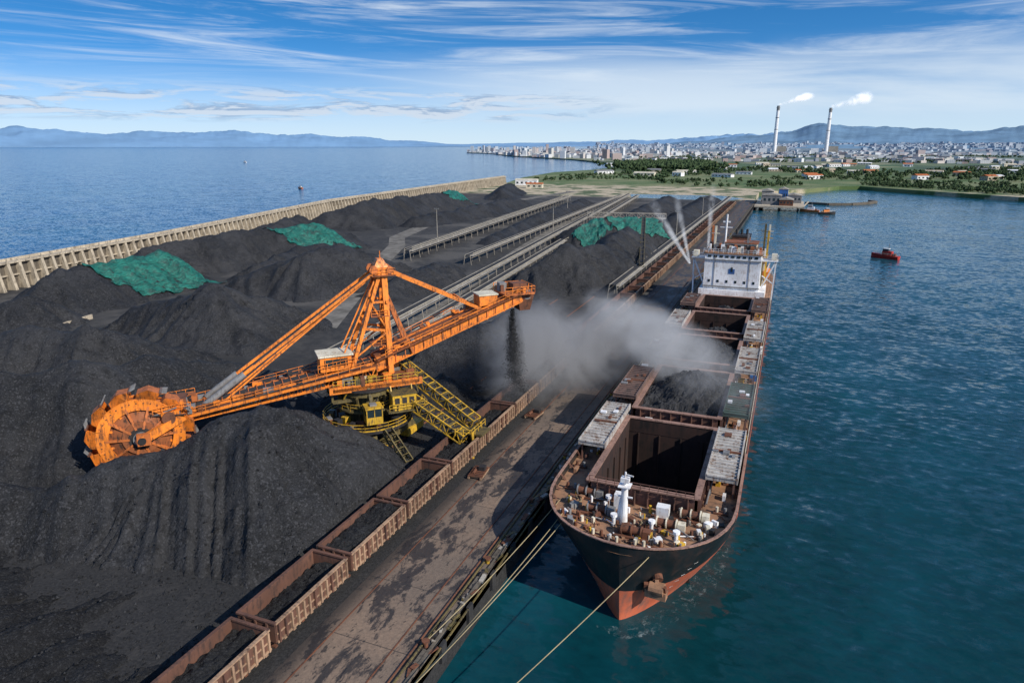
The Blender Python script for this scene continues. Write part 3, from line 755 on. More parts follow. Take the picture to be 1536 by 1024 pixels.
b.f.append(tuple([a+2*j for j in range(nl)]+[a+2*j+1 for j in range(nl-1,-1,-1)])); b.m.append(b.mi('hullblk'))
hull=b.build('hull',ship,True)
b=MB() # draft marks on both bows
for s in(-1,1):
    for i in range(7):
        z=-3.2+i*.9; y=YB+5.5; x=s*(hw(y,z)+.03); x2=s*(hw(y+.5,z)+.03)
        b.add([(x,y,z),(x2,y+.5,z),(x2,y+.5,z+.28),(x,y,z+.28)],[(0,1,2,3),(3,2,1,0)],'white')
b.build('draft_marks',ship)
hatches=[(71.5,92),(96.5,118),(123,141),(146,163),(168,183)]
hx=6.0
b=MB()
st=sorted(set([YB+s for s in ysn]+[v for h in hatches for v in h]+[210,225]))
for y0,y1 in zip(st[:-1],st[1:]):
    inh=any(a<=(y0+y1)/2<=c for a,c in hatches)
    w0,w1=hw(y0,5)-.02,hw(y1,5)-.02
    h0,h1=min(hx,w0),min(hx,w1); z=5.0
    b.add([(-w0,y0,z),(-h0,y0,z),(-h1,y1,z),(-w1,y1,z)],[(0,1,2,3)],'deck'); b.add([(h0,y0,z),(w0,y0,z),(w1,y1,z),(h1,y1,z)],[(0,1,2,3)],'deck')
    if not inh: b.add([(-h0,y0,z),(h0,y0,z),(h1,y1,z),(-h1,y1,z)],[(0,1,2,3)],'deck')
b.build('main_deck',ship)
b=MB()
cap=[Vector((-hw(YB+s,6.1),YB+s,6.12)) for s in ysn[:15]][::-1]+[Vector((hw(YB+s,6.1),YB+s,6.12)) for s in ysn[1:15]]
for p,q2 in zip(cap[:-1],cap[1:]): b.beam(p,q2,.3,.12,'coamcap')
for p,q2 in zip(cap[:-1],cap[1:]):
    c=(p+q2)/2; inn=Vector((0,80,0))-c; inn.z=0; inn.normalize(); b.beam(c-Vector((0,0,.1)),c+inn*.7-Vector((0,0,1.1)),.12,.2,'coam')
for s in(-1,1):
    pts=[(s*(hw(y,5)-.15),y,5.0) for y in [88+i*8 for i in range(20)]]
    b.rail(pts,'cream',1.1,2.2,.05)
    b.beam((s*10.42,86,5.05),(s*10.42,235,5.05),.18,.3,'coam')
b.build('bulwark_and_rails',ship)
for hi,(y0,y1) in enumerate(hatches):
    b=MB(); yc=(y0+y1)/2;Lh=y1-y0
    for s in(-1,1):
        b.box((s*(hx+.15),yc,5.95),(.3,Lh+.6,2.1),'coam'); b.box((s*(hx+.2),yc,7.08),(.75,Lh+1.0,.16),'coamcap')
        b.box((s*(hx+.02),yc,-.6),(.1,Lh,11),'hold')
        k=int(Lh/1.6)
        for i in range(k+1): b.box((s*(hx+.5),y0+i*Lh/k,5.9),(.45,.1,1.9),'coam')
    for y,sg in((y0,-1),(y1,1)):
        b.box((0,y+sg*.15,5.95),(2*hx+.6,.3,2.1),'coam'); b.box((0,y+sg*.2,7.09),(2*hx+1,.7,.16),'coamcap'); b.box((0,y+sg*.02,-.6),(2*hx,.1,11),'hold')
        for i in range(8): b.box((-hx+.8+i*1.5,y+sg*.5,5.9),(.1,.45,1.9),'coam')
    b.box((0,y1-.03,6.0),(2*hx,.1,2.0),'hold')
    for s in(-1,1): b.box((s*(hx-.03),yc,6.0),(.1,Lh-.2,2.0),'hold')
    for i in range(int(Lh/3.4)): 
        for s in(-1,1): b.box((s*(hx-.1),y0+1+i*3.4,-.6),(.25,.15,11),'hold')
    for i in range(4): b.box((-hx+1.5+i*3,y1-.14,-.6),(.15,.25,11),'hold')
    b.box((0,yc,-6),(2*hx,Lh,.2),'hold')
    b.build('hatch_coaming_%d'%(hi+1),ship)
def heap(yc,Lh,top,base,name,pk):
    b=MB(); nx,ny=44,int(Lh*3.6); vs=[]
    for j in range(ny+1):
        for i in range(nx+1):
            x=-hx+.12+(2*hx-.24)*i/nx; y=yc-Lh/2+.12+(Lh-.24)*j/ny
            d=math.hypot((x-pk[0])*1.0,(y-pk[1])); z=max(base,top-d*.42)+noise.fractal(Vector((x*.5,y*.5,yc)),.9,2,4)*.8+noise.noise(Vector((x*2.5,y*2.5,yc)))*.3
            vs.append((x,y,z))
    m=nx+1; b.add(vs,[(j*m+i,j*m+i+1,(j+1)*m+i+1,(j+1)*m+i) for j in range(ny) for i in range(nx)],'coal'); b.build(name,ship)
heap(107.2,21.4,9.6,5.8,'coal_cargo_2',(1,109)); heap(132,18,9.6,4.5,'coal_cargo_3',(0,130)); heap(154.5,17,5.5,2,'coal_cargo_4',(0,157)); heap(81.7,20.4,-2.5,-5.4,'coal_cargo_1',(-2,80)); heap(175.5,15,6,2,'coal_cargo_5',(0,176))
def cover(s,y0,y1,k,name,w=3.5,x=None):
    b=MB(); x=s*8.35 if x is None else x; yc=(y0+y1)/2;L=y1-y0;z=7.5
    b.box((x,yc,z),(w,L,.5),k); n=int(L/.9)
    for i in range(n+1): b.box((x,y0+i*L/n,z+.32),(w-.1,.16,.16),k)
    for q2 in(-1,1): b.box((x+q2*w/2,yc,z+.1),(.16,L+.1,.8),k)
    b.box((x,y0+L*.5,z+.34),(w,.35,.22),'rust')
    for i in range(5): b.box((x+U(-1.4,1.4),y0+U(1,L-1),z+.5),(U(.3,1.0),U(.3,1.2),U(.1,.3)),random.choice(['rust','coam','white','grey']))
    for i in range(4):
        for q2 in(-1,1): b.beam((x+q2*w*.4,y0+.5+i*(L-1)/3,5),(x+q2*w*.4,y0+.5+i*(L-1)/3,7.3),.2,.2,'coam')
    b.build(name,ship)
random.seed(19)
cover(-1,80,95,'cover','hatch_cover_1a'); cover(1,76,91,'cover','hatch_cover_1b')
cover(-1,99,114,'coverd','hatch_cover_2a'); cover(1,97,111,'coverg','hatch_cover_2b')
cover(-1,126,137,'cover','hatch_cover_3a'); cover(1,118,133,'cover','hatch_cover_3b')
cover(-1,146,160,'cover','hatch_cover_4a'); cover(1,140,155,'cover','hatch_cover_4b'); cover(1,166,181,'coverd','hatch_cover_5b'); cover(-1,168,180,'coverd','hatch_cover_5a')
random.seed(21)
b=MB()
def winch(x,y,k='cream',r=.42,z=5.0):
    b.tube((x-1.0,y,z+.7),(x+1.0,y,z+.7),r,'rust',14)
    for q2 in(-1.05,0,1.05): b.tube((x+q2-.07,y,z+.7),(x+q2+.07,y,z+.7),r*1.45,k,16)
    b.box((x+1.6,y,z+.5),(.8,.9,1.0),k); b.box((x,y,z+.1),(3.8,1.5,.2),'rust')
winch(-4.2,67.6,'grey');winch(3.6,67.2,'cream');winch(-6.4,71.0,'grey');winch(5.8,70.0,'cream');winch(0.4,64.4,'rust')
for x,y in((-3,63),(3.2,63.2),(-6.5,66),(6.8,66.5),(-8.6,72),(8.8,72.6),(-1.2,62.4),(1.6,62.6),(-9.2,78),(9.2,80)):
    b.box((x,y,5.1),(1.6,.7,.2),'rust')
    for q2 in(-.45,.45): b.tube((x+q2,y,5.1),(x+q2,y,5.8),.17,random.choice(['cream','rust','grey']),10)
for i in range(150):
    y=U(62.8,71.0); w0=hw(y,5)-1; x=U(-w0,w0); s=U(.15,.7); k=random.choice(['white','cream','rust','grey','rust','deck','yellow','black','coam'])
    if R()<.5: b.box((x,y,5+s/2),(U(.15,.8),U(.15,.8),s),k,U(0,1.5))
    else: b.tube((x,y,5),(x,y,5+s*1.3),U(.06,.2),k,8)
for i in range(26):
    y=U(63,71); w0=hw(y,5)-1.5; x=U(-w0,w0); b.tube((x,y,5.2),(x+U(-2,2),y+U(-1.2,1.2),5.2+U(0,.7)),.07,random.choice(['rust','grey','white','black']),5)
for x,y in((-3.4,69.6),(-1.9,65.8),(2.2,66),(5,64.8)):
    b.tube((x,y,5),(x,y,6.1),.2,'white',12); b.tube((x,y,6.1),(x,y,6.4),.38,'white',12)
b.box((2.8,69.6,5.7),(1.4,1.1,1.3),'white'); b.box((-2.2,69.8,5.9),(1.1,1.0,1.8),'white')
for i in range(14):
    y=U(62.5,70);w0=hw(y,5)-1.2;x=U(-w0,w0); p=Vector((x,y,5.15)); 
    for j in range(5): q2=p+Vector((U(-.9,.9),U(-.9,.9),0)); b.tube(p,q2,.06,'rope' if i%2 else 'rust',5); p=q2
b.rail([(-6,70.4,7.1),(6,70.4,7.1)],'coam',1,1,.06)
for x in(-6.9,6.9): b.tube((x,73,5.4),(x,186,5.4),.14,'coam',6); b.tube((x*1.03,73,5.7),(x*1.03,186,5.7),.1,'grey',6)
for h0,h1 in zip(hatches[:-1],hatches[1:]):
    yc=(h0[1]+h1[0])/2
    b.box((0,yc,5.6),(9,1.4,1.2),'coam')
    for i in range(30):
        x=U(-9.8,9.8); s=U(.3,1.1); b.box((x,yc+U(-1.5,1.5),5+s/2),(U(.3,1.2),U(.3,1.2),s),random.choice(['white','rust','grey','coam','blue' if R()<.3 else 'deck','yellow']))
for i in range(190):
    s0=random.choice([-1,1]); y=U(74,188); s=U(.2,.8); b.box((s0*U(6.8,10.1),y,5+s/2),(U(.2,.6),U(.3,1.2),s),random.choice(['white','rust','grey','deck','coam','yellow']))
b.build('deck_machinery',ship)
b=MB()
b.tube((-1.0,66.6,5),(-1.0,66.6,9.6),.46,'white',14,.34); b.box((-1,66.6,9.6),(1.3,1.3,.12),'white')
b.tube((-1,66.6,9.6),(-1,66.6,11.2),.2,'white',8,.1); b.box((-1,66.6,10.3),(.9,.7,.5),'white'); b.beam((-1.9,66.5,8.3),(-.1,66.5,8.3),.15,.15,'white')
b.tube((-1.7,66.6,5),(-1.3,66.6,8),.2,'white',8); b.beam((-1,66.6,10.9),(-.1,66.4,10.9),.12,.12,'white')
b.build('foremast',ship)
b=MB()
p=Vector((hw(YB+2.6,2)-1.5+.9,YB+2.2,1.6))
b.tube(p+Vector((-.3,.8,.9)),p+Vector((.2,-.4,.2)),.55,'rust',14); b.beam(p+Vector((0,-.3,.4)),p+Vector((.2,-.7,-1.6)),.4,.4,'deck')
b.beam(p+Vector((-1,-.4,-1.3)),p+Vector((1.2,-.6,-1.3)),.9,.9,'deck'); b.tube(p+Vector((-.6,-.5,-.7)),p+Vector((.9,-.6,-.7)),.7,'deck',12)
for s in(-1,1): b.beam(p+Vector((s*1.0,-.5,-1.3)),p+Vector((s*.9,-.9,-.1)),.45,.35,'rust')
b.build('anchor',ship)
b=MB()
b.box((0,196,6.2),(17,13,2.4),'white')
b.box((-.3,196,12.2),(14.4,11,9.6),'white')
b.box((-.3,190.2,8.2),(14.6,.3,.3),'grey'); b.box((-.3,190.35,15.4),(14.6,.3,.2),'grey'); b.box((-4.8,190.4,12),(.12,.1,9),'grey'); b.box((4.2,190.4,12),(.12,.1,9),'grey')
b.box((-.3,196,17.1),(15.0,11.6,.3),'deck')
b.box((1.3,198,18.3),(8.2,6,2.2),'cream'); b.box((1.3,194.94,18.5),(7.6,.08,.9),'glass'); b.box((1.3,198,19.5),(8.8,6.6,.2),'orange3')
b.box((-.3,190.46,12.4),(1.6,.06,1.3),'blue'); b.box((-.3,190.42,12.9),(.5,.06,1.2),'glass')
for i in range(6): b.box((-6+i*2.3,190.46,9.6),(.6,.06,.7),'glass')
for i in range(9): b.box((-6.3+i*1.5,190.46,16.3),(.9,.06,.6),'glass')
for s in(-1,1):
    b.box((s*8.9,193,15.6),(4.4,3.4,.3),'white'); b.rail([(s*7,191.4,15.8),(s*11,191.4,15.8),(s*11,194.6,15.8)],'white',1.1,1.2,.08)
    b.beam((s*10.6,192,15.5),(s*7.4,192,8.0),.35,.35,'white'); b.beam((s*10.6,192,15.5),(s*10.3,192,5),.35,.35,'white'); b.beam((s*7.4,192,11.5),(s*10.4,192,9.5),.25,.25,'white')
    b.box((s*10.1,193,16.6),(1.4,2,1.5),'cream')
b.rail([(-7.9,190.2,17.2),(7.3,190.2,17.2)],'white',1.1,1.2,.07)
b.build('superstructure',ship)
b=MB()
b.box((0,212,9),(15,16,8),'cream'); b.box((0,212,13.2),(16,17,.3),'deck'); b.box((0,216,16),(5,6,6),'rust'); b.box((0,216,19.2),(5.3,6.3,.5),'black')
b.box((-4.6,210,14.6),(3,4,2.6),'cream'); b.box((4.5,209,14.4),(3,4,2.2),'coam')
for x in(-1.5,0,1.5): b.tube((x,216,19.4),(x,216,21),.35,'black',10)
for x,y,h,k in((-5.5,194,24,'cream'),(7.0,199,24.5,'olive'),(7.9,201,22.5,'yellow'),(-7.2,204,23,'orange2'),(7.6,222,22,'cream'),(3,195,22,'grey')):
    b.beam((x,y,5 if h>22.2 else 17),(x,y,h),.5,.5,k); b.beam((x-1.1,y,h-2),(x+1.1,y,h-2),.2,.2,k)
b.tube((-3,196,18),(-3,196,27),.25,'white',8); b.beam((-4.6,196,23.5),(-1.4,196,23.5),.2,.2,'white'); b.beam((-4,196,25),(-2,196,25),.25,.4,'white')
for i in range(90): s=U(.4,2.2); b.box((U(-6.8,6.5),U(191.5,200),17.25+s/2),(U(.2,1.1),U(.3,1.2),s),random.choice(['orange2','rust','cream','white','grey','coam','orange3','black']))
for i in range(50): s=U(.5,2.4); b.box((U(-7,7),U(204,219),13.3+s/2),(U(.4,1.6),U(.4,1.6),s),random.choice(['orange2','rust','cream','white','grey','coam','orange3']))
b.box((0,231,6),(14,14,2),'deck')
for s in(-1,1): b.box((s*8.2,206,10),(1.8,7,1.6),'orange'); b.beam((s*7.4,203,8),(s*8.8,203,12.4),.3,.3,'white'); b.beam((s*7.4,209,8),(s*8.8,209,12.4),.3,.3,'white')
b.build('funnel_and_masts',ship)
def rope(name,p,q2,sag,r=.045):
    b=MB(); p=Vector(p);q2=Vector(q2);N=24;pts=[]
    for i in range(N+1):
        t=i/N;c=p.lerp(q2,t);c.z-=sag*4*t*(1-t);pts.append(c)
    for a,c in zip(pts[:-1],pts[1:]): b.tube(a,c,r,'rope',6)
    b.build(name)
rope('mooring_line',(-19.6,64.4,5.3),(-27.35,32.3,.6),.7)
rope('mooring_line',(-20.2,65.6,5.3),(-27.35,32.3,.6),.9)
rope('mooring_line',(-9.3,61.8,5.2),(-27.35,18,.6),1.0)
rope('mooring_line',(-21.4,68.5,5.3),(-27.35,46.6,.6),.5)
rope('mooring_line',(-22.6,74,5.2),(-27.35,75.2,.6),.1)
rope('mooring_line',(-22.6,77,5.2),(-27.35,75.2,.6),.1)
# ---------------------------------------------------------------- boats
def boat(name,x,y,L,rz,hullk,cabk):
    e=empty(name,(x,y,-4),rz); b=MB(); n=9; vs=[]
    W=L*.28
    for i in range(n):
        t=i/(n-1); yy=-L/2+L*t; wv=W/2*(1-(max(0,t-.45)/.55)**2.2); sh=.12*L+.06*L*t*t
        vs+=[(-wv*.6,yy,-.4),(-wv,yy,sh),(wv,yy,sh),(wv*.6,yy,-.4)]
    fs=[]
    for i in range(n-1):
        a=4*i;c=a+4
        fs+=[(a,a+1,c+1,c),(a+2,a+3,c+3,c+2),(a+1,a+2,c+2,c+1)]
    fs.append((0,3,2,1)); b.add(vs,fs,hullk)
    for i in range(8): b.tube((W*.5,-L*.4+i*L*.09,L*.1),(W*.56,-L*.4+i*L*.09,L*.1),.3,'black',8)
    b.build('hull',e)
    b=MB(); b.box((0,-L*.08,L*.2),(W*.65,L*.34,L*.16),cabk); b.box((0,-L*.02,L*.31),(W*.5,L*.2,L*.09),'glass'); b.box((0,-L*.02,L*.365),(W*.56,L*.24,L*.02),'white')
    b.tube((0,-L*.1,L*.37),(0,-L*.1,L*.55),.12,'grey',6); b.box((0,-L*.32,L*.16),(W*.4,L*.1,L*.08),'rust'); b.rail([(-W*.42,-L*.45,L*.14),(-W*.45,L*.1,L*.15),(0,L*.45,L*.19),(W*.45,L*.1,L*.15),(W*.42,-L*.45,L*.14)],'cream',.7,1.2,.06)
    b.build('wheelhouse',e)
boat('red_tugboat',42,347,12,math.radians(62),'red','red')
boat('orange_workboat',14,574,14,math.radians(80),'orange2','white')
boat('orange_workboat',26,560,12,math.radians(-70),'black','orange')
boat('fishing_boat',-537,670,9,math.radians(70),'orange2','white')
boat('fishing_boat',-1500,1632,14,math.radians(80),'white','white')
fm,nt,bs=newmat('sea_foam'); t=NT(nt); nn_=t.noise(t.pos(),.9,6,.8,.6); bs.inputs['Base Color'].default_value=(.5,.62,.64,1)
t.l(t.ramp(nn_,.52,.75,0,.4),bs.inputs['Alpha']); M['foam']=fm
b=MB(); b.add([(38,342,-3.98),(44,343,-3.98),(12,372,-3.98),(4,362,-3.98)],[(0,1,2,3)],'foam'); b.build('boat_wake')
b=MB(); b.add([(-15,60.2,-3.98),(-11.5,59.2,-3.98),(-8,61.5,-3.98),(-3.5,71,-3.98),(-2,82,-3.98),(-3.4,82,-3.98),(-8,66,-3.98),(-12.5,61,-3.98)],[(0,1,2,3,4,5,6,7)],'foam'); b.build('bow_foam')
# ---------------------------------------------------------------- pier terminal
pt=empty('pier_terminal'); b=MB()
b.box((-8,600,-.6),(36,60,1.2),'conc')
for i in range(8):
    for j in range(3): b.tube((-22+j*14,574+i*8,-8),(-22+j*14,574+i*8,-1),.6,'black',8)
b.build('platform',pt); b=MB()
for (x,y,sx,sy,h,k) in((-14,592,14,14,7,'grey'),(-3,584,10,16,4.5,'rust'),(2,612,12,12,6,'grey'),(-18,612,9,16,9,'steelgal'),(-6,605,7,10,11,'blue')):
    b.box((x,y,h/2),(sx,sy,h),k); b.hexa([(x-sx/2-.4,y-sy/2-.4,h),(x+sx/2+.4,y-sy/2-.4,h),(x+sx/2+.4,y+sy/2+.4,h),(x-sx/2-.4,y+sy/2+.4,h),(x-.2,y-sy/2-.4,h+1.6),(x+.2,y-sy/2-.4,h+1.6),(x+.2,y+sy/2+.4,h+1.6),(x-.2,y+sy/2+.4,h+1.6)],'steelgal')
    for i in range(4): b.box((x-sx*.36+i*sx*.24,y-sy/2-.04,h*.55),(sx*.12,.08,h*.3),'glass')
b.beam((10,590,-1),(14,640,-1),.8,.8,'conc'); b.build('sheds',pt)
b=MB(); arc=[(12,655),(30,648),(48,655),(62,672),(70,690),(66,700)]
for a,c in zip(arc[:-1],arc[1:]): b.beam((*a,-3.4),(*c,-3.4),3,2.4,'concd')
b.build('breakwater')
def lowhouse(name,x,y,sx,sy,h,k,roof,rz=0):
    b=MB(); b.box((0,0,h/2),(sx,sy,h),k)
    b.add([(-sx/2-.4,-sy/2-.4,h),(sx/2+.4,-sy/2-.4,h),(sx/2+.4,sy/2+.4,h),(-sx/2-.4,sy/2+.4,h),(-sx/2-.4,0,h+sy*.16),(sx/2+.4,0,h+sy*.16)],[(0,1,5,4),(2,3,4,5),(0,4,3),(1,2,5),(0,3,2,1)],roof)
    n=max(2,int(sx/5))
    for i in range(n): b.box((-sx/2+(i+.5)*sx/n,-sy/2-.05,h*.5),(sx/n*.45,.1,h*.35),'glass')
    o=b.build(name); o.location=(x,y,0); o.rotation_euler=(0,0,rz)
random.seed(5)
lowhouse('white_warehouse',-290,770,26,9,6,'white','cream',.2); lowhouse('white_warehouse',-262,720,18,8,4.5,'cream','orange2',.2)
for i in range(60):
    az=math.radians(U(-16,14)); d=U(1050,1900); x,y=d*math.sin(az),d*math.cos(az)
    lowhouse('warehouse',x,y,U(12,32),U(8,14),U(3.5,6),random.choice(['white','cream','conc','white']),random.choice(['grey','white','orange2','conc','cream']),U(-.5,.8))
# ---------------------------------------------------------------- trees mass
def grove(name,pts):
    vs=[];fs=[]
    for (x,y,h) in pts:
        for k in range(7):
            cx,cy,cz=x+U(-.4,.4)*h,y+U(-.4,.4)*h,h*U(.3,.8); r=h*U(.16,.34)
            o=len(vs)
            P=[(1,0,0),(0,1,0),(-1,0,0),(0,-1,0),(0,0,1),(0,0,-1)]
            for a,c,e in P: q3=r*U(.6,1.3); vs.append((cx+a*q3+U(-.3,.3)*r,cy+c*q3+U(-.3,.3)*r,cz+e*q3))
            for f in((0,1,4),(1,2,4),(2,3,4),(3,0,4),(1,0,5),(2,1,5),(3,2,5),(0,3,5)): fs.append(tuple(o+g for g in f))
        o=len(vs); vs+=[(x-.3,y,0),(x+.3,y,0),(x,y+.3,0),(x,y,h*.6)]; fs+=[(o,o+1,o+3),(o+1,o+2,o+3),(o+2,o,o+3)]
    me=bpy.data.meshes.new(name); me.from_pydata(vs,[],fs); me.materials.append(M['tree']); link(bpy.data.objects.new(name,me))
random.seed(3)
pts=[]
for i in range(900):
    az=math.radians(random.gauss(-9.5,1.7)); d=U(1250,1750); pts.append((d*math.sin(az),d*math.cos(az),U(8,16)))
grove('pine_forest',pts)
pts=[]
while len(pts)<2300:
    az=math.radians(U(-13,17)); d=U(1100,3600); x,y=d*math.sin(az),d*math.cos(az)
    if noise.noise(Vector((x*.004,y*.002,3)))<.05: continue
    pts.append((x,y,U(4,9)))
grove('tree_belt',pts)
pts=[]
for i in range(1100):
    az=math.radians(U(-20,16)); d=U(860,1080)+60*math.sin(az*20)
    x,y=d*math.sin(az),d*math.cos(az)
    if x<-330: continue
    if noise.noise(Vector((x*.012,y*.012,1)))<0: continue
    pts.append((x,y,U(2,6)))
for i in range(360):
    t=R(); x=75+t*200;y=895-t*160+U(8,60); pts.append((x,y,U(2,5)))
grove('shoreline_bushes',pts)
# ---------------------------------------------------------------- city
random.seed(9)
vs=[];fs=[];cols=[]
pal=[(.85,.83,.8),(.88,.88,.88),(.72,.62,.54),(.62,.45,.37),(.78,.72,.62),(.45,.45,.48),(.6,.6,.6),(.55,.36,.28)]
def cbox(x,y,sx,sy,h,rz,col,z0=0):
    o=len(vs);cr,sr=math.cos(rz),math.sin(rz)
    for z in(z0,z0+h):
        for a,c in((-sx/2,-sy/2),(sx/2,-sy/2),(sx/2,sy/2),(-sx/2,sy/2)): vs.append((x+a*cr-c*sr,y+a*sr+c*cr,z))
    for f in((4,5,6,7),(0,1,5,4),(1,2,6,5),(2,3,7,6),(3,0,4,7)): fs.append(tuple(o+g for g in f)); cols.append(col)
n0=len(poly)
def inland(x,y):
    c=False;j=n0-1
    for i in range(n0):
        xi,yi=poly[i];xj,yj=poly[j]
        if (yi>y)!=(yj>y) and x<(xj-xi)*(y-yi)/(yj-yi)+xi: c=not c
        j=i
    return c
cnt=0
while cnt<1300:
    az=math.radians(U(-25.5,-9)); d=2500+(R()**1.0)*3800; x,y=d*math.sin(az),d*math.cos(az)
    if not inland(x+25,y-20): continue
    k=noise.noise(Vector((x*.0015,y*.0015,0)))
    h=min(50,U(6,14)*(1.1+k)*(2.6 if R()<.1 else 1)); cbox(x,y,U(10,24),U(10,20),h,U(-.5,.8),random.choice(pal)); cnt+=1
cnt=0
while cnt<2700:
    az=math.radians(U(-15,18)); d=2100+(R()**.9)*7500; x,y=d*math.sin(az),d*math.cos(az)
    if not inland(x,y): continue
    if noise.noise(Vector((x*.0018,y*.0018,5)))<.0: continue
    h=U(3.5,8.5)*(2.2 if R()<.05 else 1); s=1+d/9000; cbox(x,y,U(8,24)*s,U(8,18)*s,h*s,U(-.5,.8),random.choice(pal),0 if d<4500 else (d-4500)*.012); cnt+=1
me=bpy.data.meshes.new('distant_city'); me.from_pydata(vs,[],fs)
ca_=me.color_attributes.new('Col','FLOAT_COLOR','CORNER')
for pi,pg in enumerate(me.polygons):
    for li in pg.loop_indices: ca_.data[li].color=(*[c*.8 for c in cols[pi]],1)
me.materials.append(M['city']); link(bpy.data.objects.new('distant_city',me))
def polar(azd,d): a=math.radians(azd); return d*math.sin(a),d*math.cos(a)
CH=((-1.56,4400,262),(2.03,4500,250))
for azd,d,h in CH:
    x,y=polar(azd,d); e=empty('power_station_chimney',(x,y,0)); b=MB(); N=10
    for i in range(N):
        z0=h*i/N;z1=h*(i+1)/N; r0=12-4*i/N;r1=12-4*(i+1)/N
        b.tube((0,0,z0),(0,0,z1),r0,'white' if i<N-1 else 'grey',20,r1)
    for z in(.5,.75,.95): b.tube((0,0,h*z),(0,0,h*z+3),10.6,'grey',20)
    b.build('shaft',e)
    b=MB(); b.box((40,30,20),(50,50,40),'steelgal'); b.box((-50,20,14),(60,40,28),'white'); b.build('boiler_house',e)
# ---------------------------------------------------------------- hills
def hills(name,az0,az1,d,prof,mat,depth=5000,seed=0):
    na=420;nd=12;vs=[]
    for j in range(nd+1):
        f=j/nd
        for i in range(na+1):
            az=math.radians(az0+(az1-az0)*i/na); dd=d+depth*f; x,y=dd*math.sin(az),dd*math.cos(az)
            h=prof(i/na)*math.sin(math.pi*min(1,f*.75))**.8 if f>0 else 0
            h*=1+.42*noise.fractal(Vector((x*.0006,y*.0006,seed)),.8,2,6)
            vs.append((x,y,max(h,-3)))
    m=na+1; me=bpy.data.meshes.new(name); me.from_pydata(vs,[],[(j*m+i,j*m+i+1,(j+1)*m+i+1,(j+1)*m+i) for j in range(nd) for i in range(na)])
    me.materials.append(M[mat]); me.polygons.foreach_set('use_smooth',[True]*(na*nd)); link(bpy.data.objects.new(name,me))
def lerpp(pts):
    def f(t):
        for (a,b1),(c,d1) in zip(pts[:-1],pts[1:]):
            if a<=t<=c: k=(t-a)/(c-a);k=k*k*(3-2*k); return b1+(d1-b1)*k
        return pts[-1][1]
    return f
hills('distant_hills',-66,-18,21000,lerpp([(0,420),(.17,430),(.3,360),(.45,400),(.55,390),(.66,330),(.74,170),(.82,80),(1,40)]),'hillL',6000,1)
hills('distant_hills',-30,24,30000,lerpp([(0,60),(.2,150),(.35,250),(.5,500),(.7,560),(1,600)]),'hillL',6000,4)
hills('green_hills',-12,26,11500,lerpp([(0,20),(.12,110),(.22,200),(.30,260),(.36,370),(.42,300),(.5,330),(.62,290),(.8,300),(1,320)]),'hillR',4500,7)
# ---------------------------------------------------------------- volumes
import bmesh
def ico(name,mat,loc,scale,rot=(0,0,0),sub=3):
    bm=bmesh.new(); bmesh.ops.create_icosphere(bm,subdivisions=sub,radius=1); me=bpy.data.meshes.new(name); bm.to_mesh(me); bm.free()
    me.materials.append(mat); o=bpy.data.objects.new(name,me); o.location=loc; o.scale=scale; o.rotation_euler=rot; return link(o)
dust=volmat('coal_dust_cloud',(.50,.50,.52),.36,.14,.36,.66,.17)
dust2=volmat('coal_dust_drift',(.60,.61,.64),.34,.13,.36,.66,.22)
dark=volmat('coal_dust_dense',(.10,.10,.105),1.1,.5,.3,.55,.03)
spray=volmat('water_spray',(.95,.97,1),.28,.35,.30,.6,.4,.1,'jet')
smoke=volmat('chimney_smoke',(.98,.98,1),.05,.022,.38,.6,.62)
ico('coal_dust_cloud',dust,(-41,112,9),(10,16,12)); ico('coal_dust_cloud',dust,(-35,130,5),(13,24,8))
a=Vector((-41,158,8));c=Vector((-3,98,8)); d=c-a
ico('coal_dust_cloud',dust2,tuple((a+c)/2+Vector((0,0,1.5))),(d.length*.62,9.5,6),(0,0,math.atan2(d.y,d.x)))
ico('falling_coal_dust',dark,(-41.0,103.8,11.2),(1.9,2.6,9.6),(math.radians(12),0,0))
b=MB()
random.seed(31)
T0=Vector((-40.6,101.5,19.2))
for i in range(4200):
    t=R()**.8; sp=.3+t*1.7
    p=Vector((T0.x-.8*t+random.gauss(0,sp*.5),T0.y+4.5*t*t+random.gauss(0,sp*.55),T0.z-16.5*t)); lump(p.x,p.y,p.z,U(.03,.13))
b.build('falling_coal')
def jet(p,q2,r):
    p=Vector(p);q2=Vector(q2);d=q2-p; o=ico('water_spray',spray,tuple((p+q2)/2),(d.length*.5,r,r)); o.rotation_euler=d.to_track_quat('X','Z').to_euler()
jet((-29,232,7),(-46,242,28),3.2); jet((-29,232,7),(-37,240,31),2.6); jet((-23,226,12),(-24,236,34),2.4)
random.seed(2)
for ci,(azd,d,h) in enumerate(CH):
    x,y=polar(azd,d)
    for i in range(7):
        t=i/6; s=(10+t*24)*U(.8,1.2); ico('chimney_smoke',smoke,(x+10+t*135*(1.0 if ci==0 else 1.2),y+t*55,h+8+t*44+U(-6,8)*t),(s*1.5,s*1.3,s*.85*(1.45 if ci else .9)),sub=2)
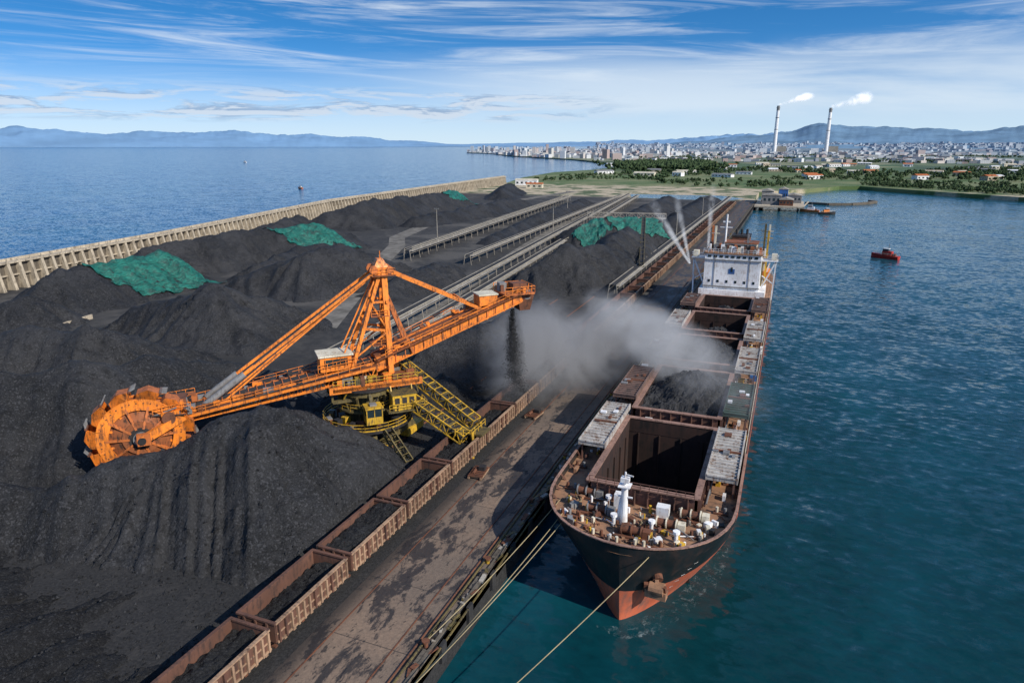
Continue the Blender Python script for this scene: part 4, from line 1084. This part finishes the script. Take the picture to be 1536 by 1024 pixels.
# ---------------------------------------------------------------- camera, light, sky
cd=bpy.data.cameras.new('camera'); co=bpy.data.objects.new('camera',cd); link(co)
cd.sensor_width=36; cd.lens=24; cd.clip_end=200000; cd.clip_start=.5
co.location=(0,0,45); co.rotation_euler=(math.radians(90)-math.atan(294/1024),0,math.radians(21.85)); scene.camera=co
EL=35; az=107
sd=Vector((math.sin(math.radians(az))*math.cos(math.radians(EL)),math.cos(math.radians(az))*math.cos(math.radians(EL)),math.sin(math.radians(EL))))
sl=bpy.data.lights.new('sun','SUN'); sl.energy=5.0; sl.angle=math.radians(.5); sl.color=(1,.93,.82); so=bpy.data.objects.new('sun',sl); so.rotation_euler=sd.to_track_quat('Z','Y').to_euler(); link(so)
w=bpy.data.worlds.new('World'); scene.world=w; w.use_nodes=True; nt=w.node_tree; t=NT(nt); bg=nt.nodes['Background']
sky=t.n('ShaderNodeTexSky'); sky.sky_type='NISHITA'; sky.sun_disc=False; sky.sun_elevation=math.radians(EL); sky.sun_rotation=math.radians(az); sky.air_density=1.0; sky.dust_density=.4; sky.ozone_density=3.0
g=t.n('ShaderNodeTexCoord').outputs['Generated']; s=t.sep(g); z=t.math('MAXIMUM',s[2],0)
vec=t.comb(s[0],s[1],t.math('ADD',t.math('MULTIPLY',z,2.3),.09)); nv=t.n('ShaderNodeVectorMath',operation='NORMALIZE'); t.l(vec,nv.inputs[0]); t.l(nv.outputs[0],sky.inputs[0])
az_=t.math('ARCTAN2',s[0],s[1]); el=s[2]
hs=t.n('ShaderNodeHueSaturation'); hs.inputs['Saturation'].default_value=1.36; hs.inputs['Value'].default_value=1.08; t.l(sky.outputs[0],hs.inputs['Color'])
col=hs.outputs[0]
col=t.mix(t.ramp(el,.125,-.01,0,.9),col,(4.5,5.4,6.1))
cv=t.comb(t.math('MULTIPLY',az_,2.4),t.math('ADD',t.math('MULTIPLY',el,38),t.math('MULTIPLY',az_,1.2)),0)
c1=t.noise(cv,1.0,9,.66,1.0); m1=t.math('MULTIPLY',t.ramp(c1,.44,.76),t.ramp(el,.05,.12))
col=t.mix(t.math('MULTIPLY',m1,.68),col,(5.6,6.1,6.6))
cv2=t.comb(t.math('MULTIPLY',az_,2.0),t.math('MULTIPLY',el,15),4); c2=t.noise(cv2,1,6,.55,.5)
m2=t.math('MULTIPLY',t.math('MULTIPLY',t.ramp(c2,.30,.60),t.ramp(az_,-.75,-.2)),t.math('MULTIPLY',t.ramp(el,.02,.055),t.ramp(el,.14,.08)))
col=t.mix(t.math('MULTIPLY',m2,.65),col,(5.2,5.8,6.3))
cv3=t.comb(t.math('MULTIPLY',az_,9),t.math('MULTIPLY',el,75),9); c3=t.noise(cv3,1,8,.62,.5)
m3=t.math('MULTIPLY',t.math('MULTIPLY',t.ramp(c3,.44,.56),t.ramp(az_,-.15,-.45)),t.math('MULTIPLY',t.ramp(el,.026,.040),t.ramp(el,.080,.060)))
c3b=t.noise(t.comb(t.math('MULTIPLY',az_,9),t.math('MULTIPLY',t.math('SUBTRACT',el,.004),75),9),1,8,.62,.5)
lit=t.ramp(t.math('SUBTRACT',c3b,c3),-.03,.06)
ccol=t.mix(lit,(4.4,4.9,5.6),(1.9,2.7,4.0))
col=t.mix(t.math('MULTIPLY',m3,.8),col,ccol)
t.l(col,bg.inputs['Color']); bg.inputs['Strength'].default_value=.15
scene.view_settings.view_transform='Standard'; scene.view_settings.look='None'; scene.view_settings.exposure=0
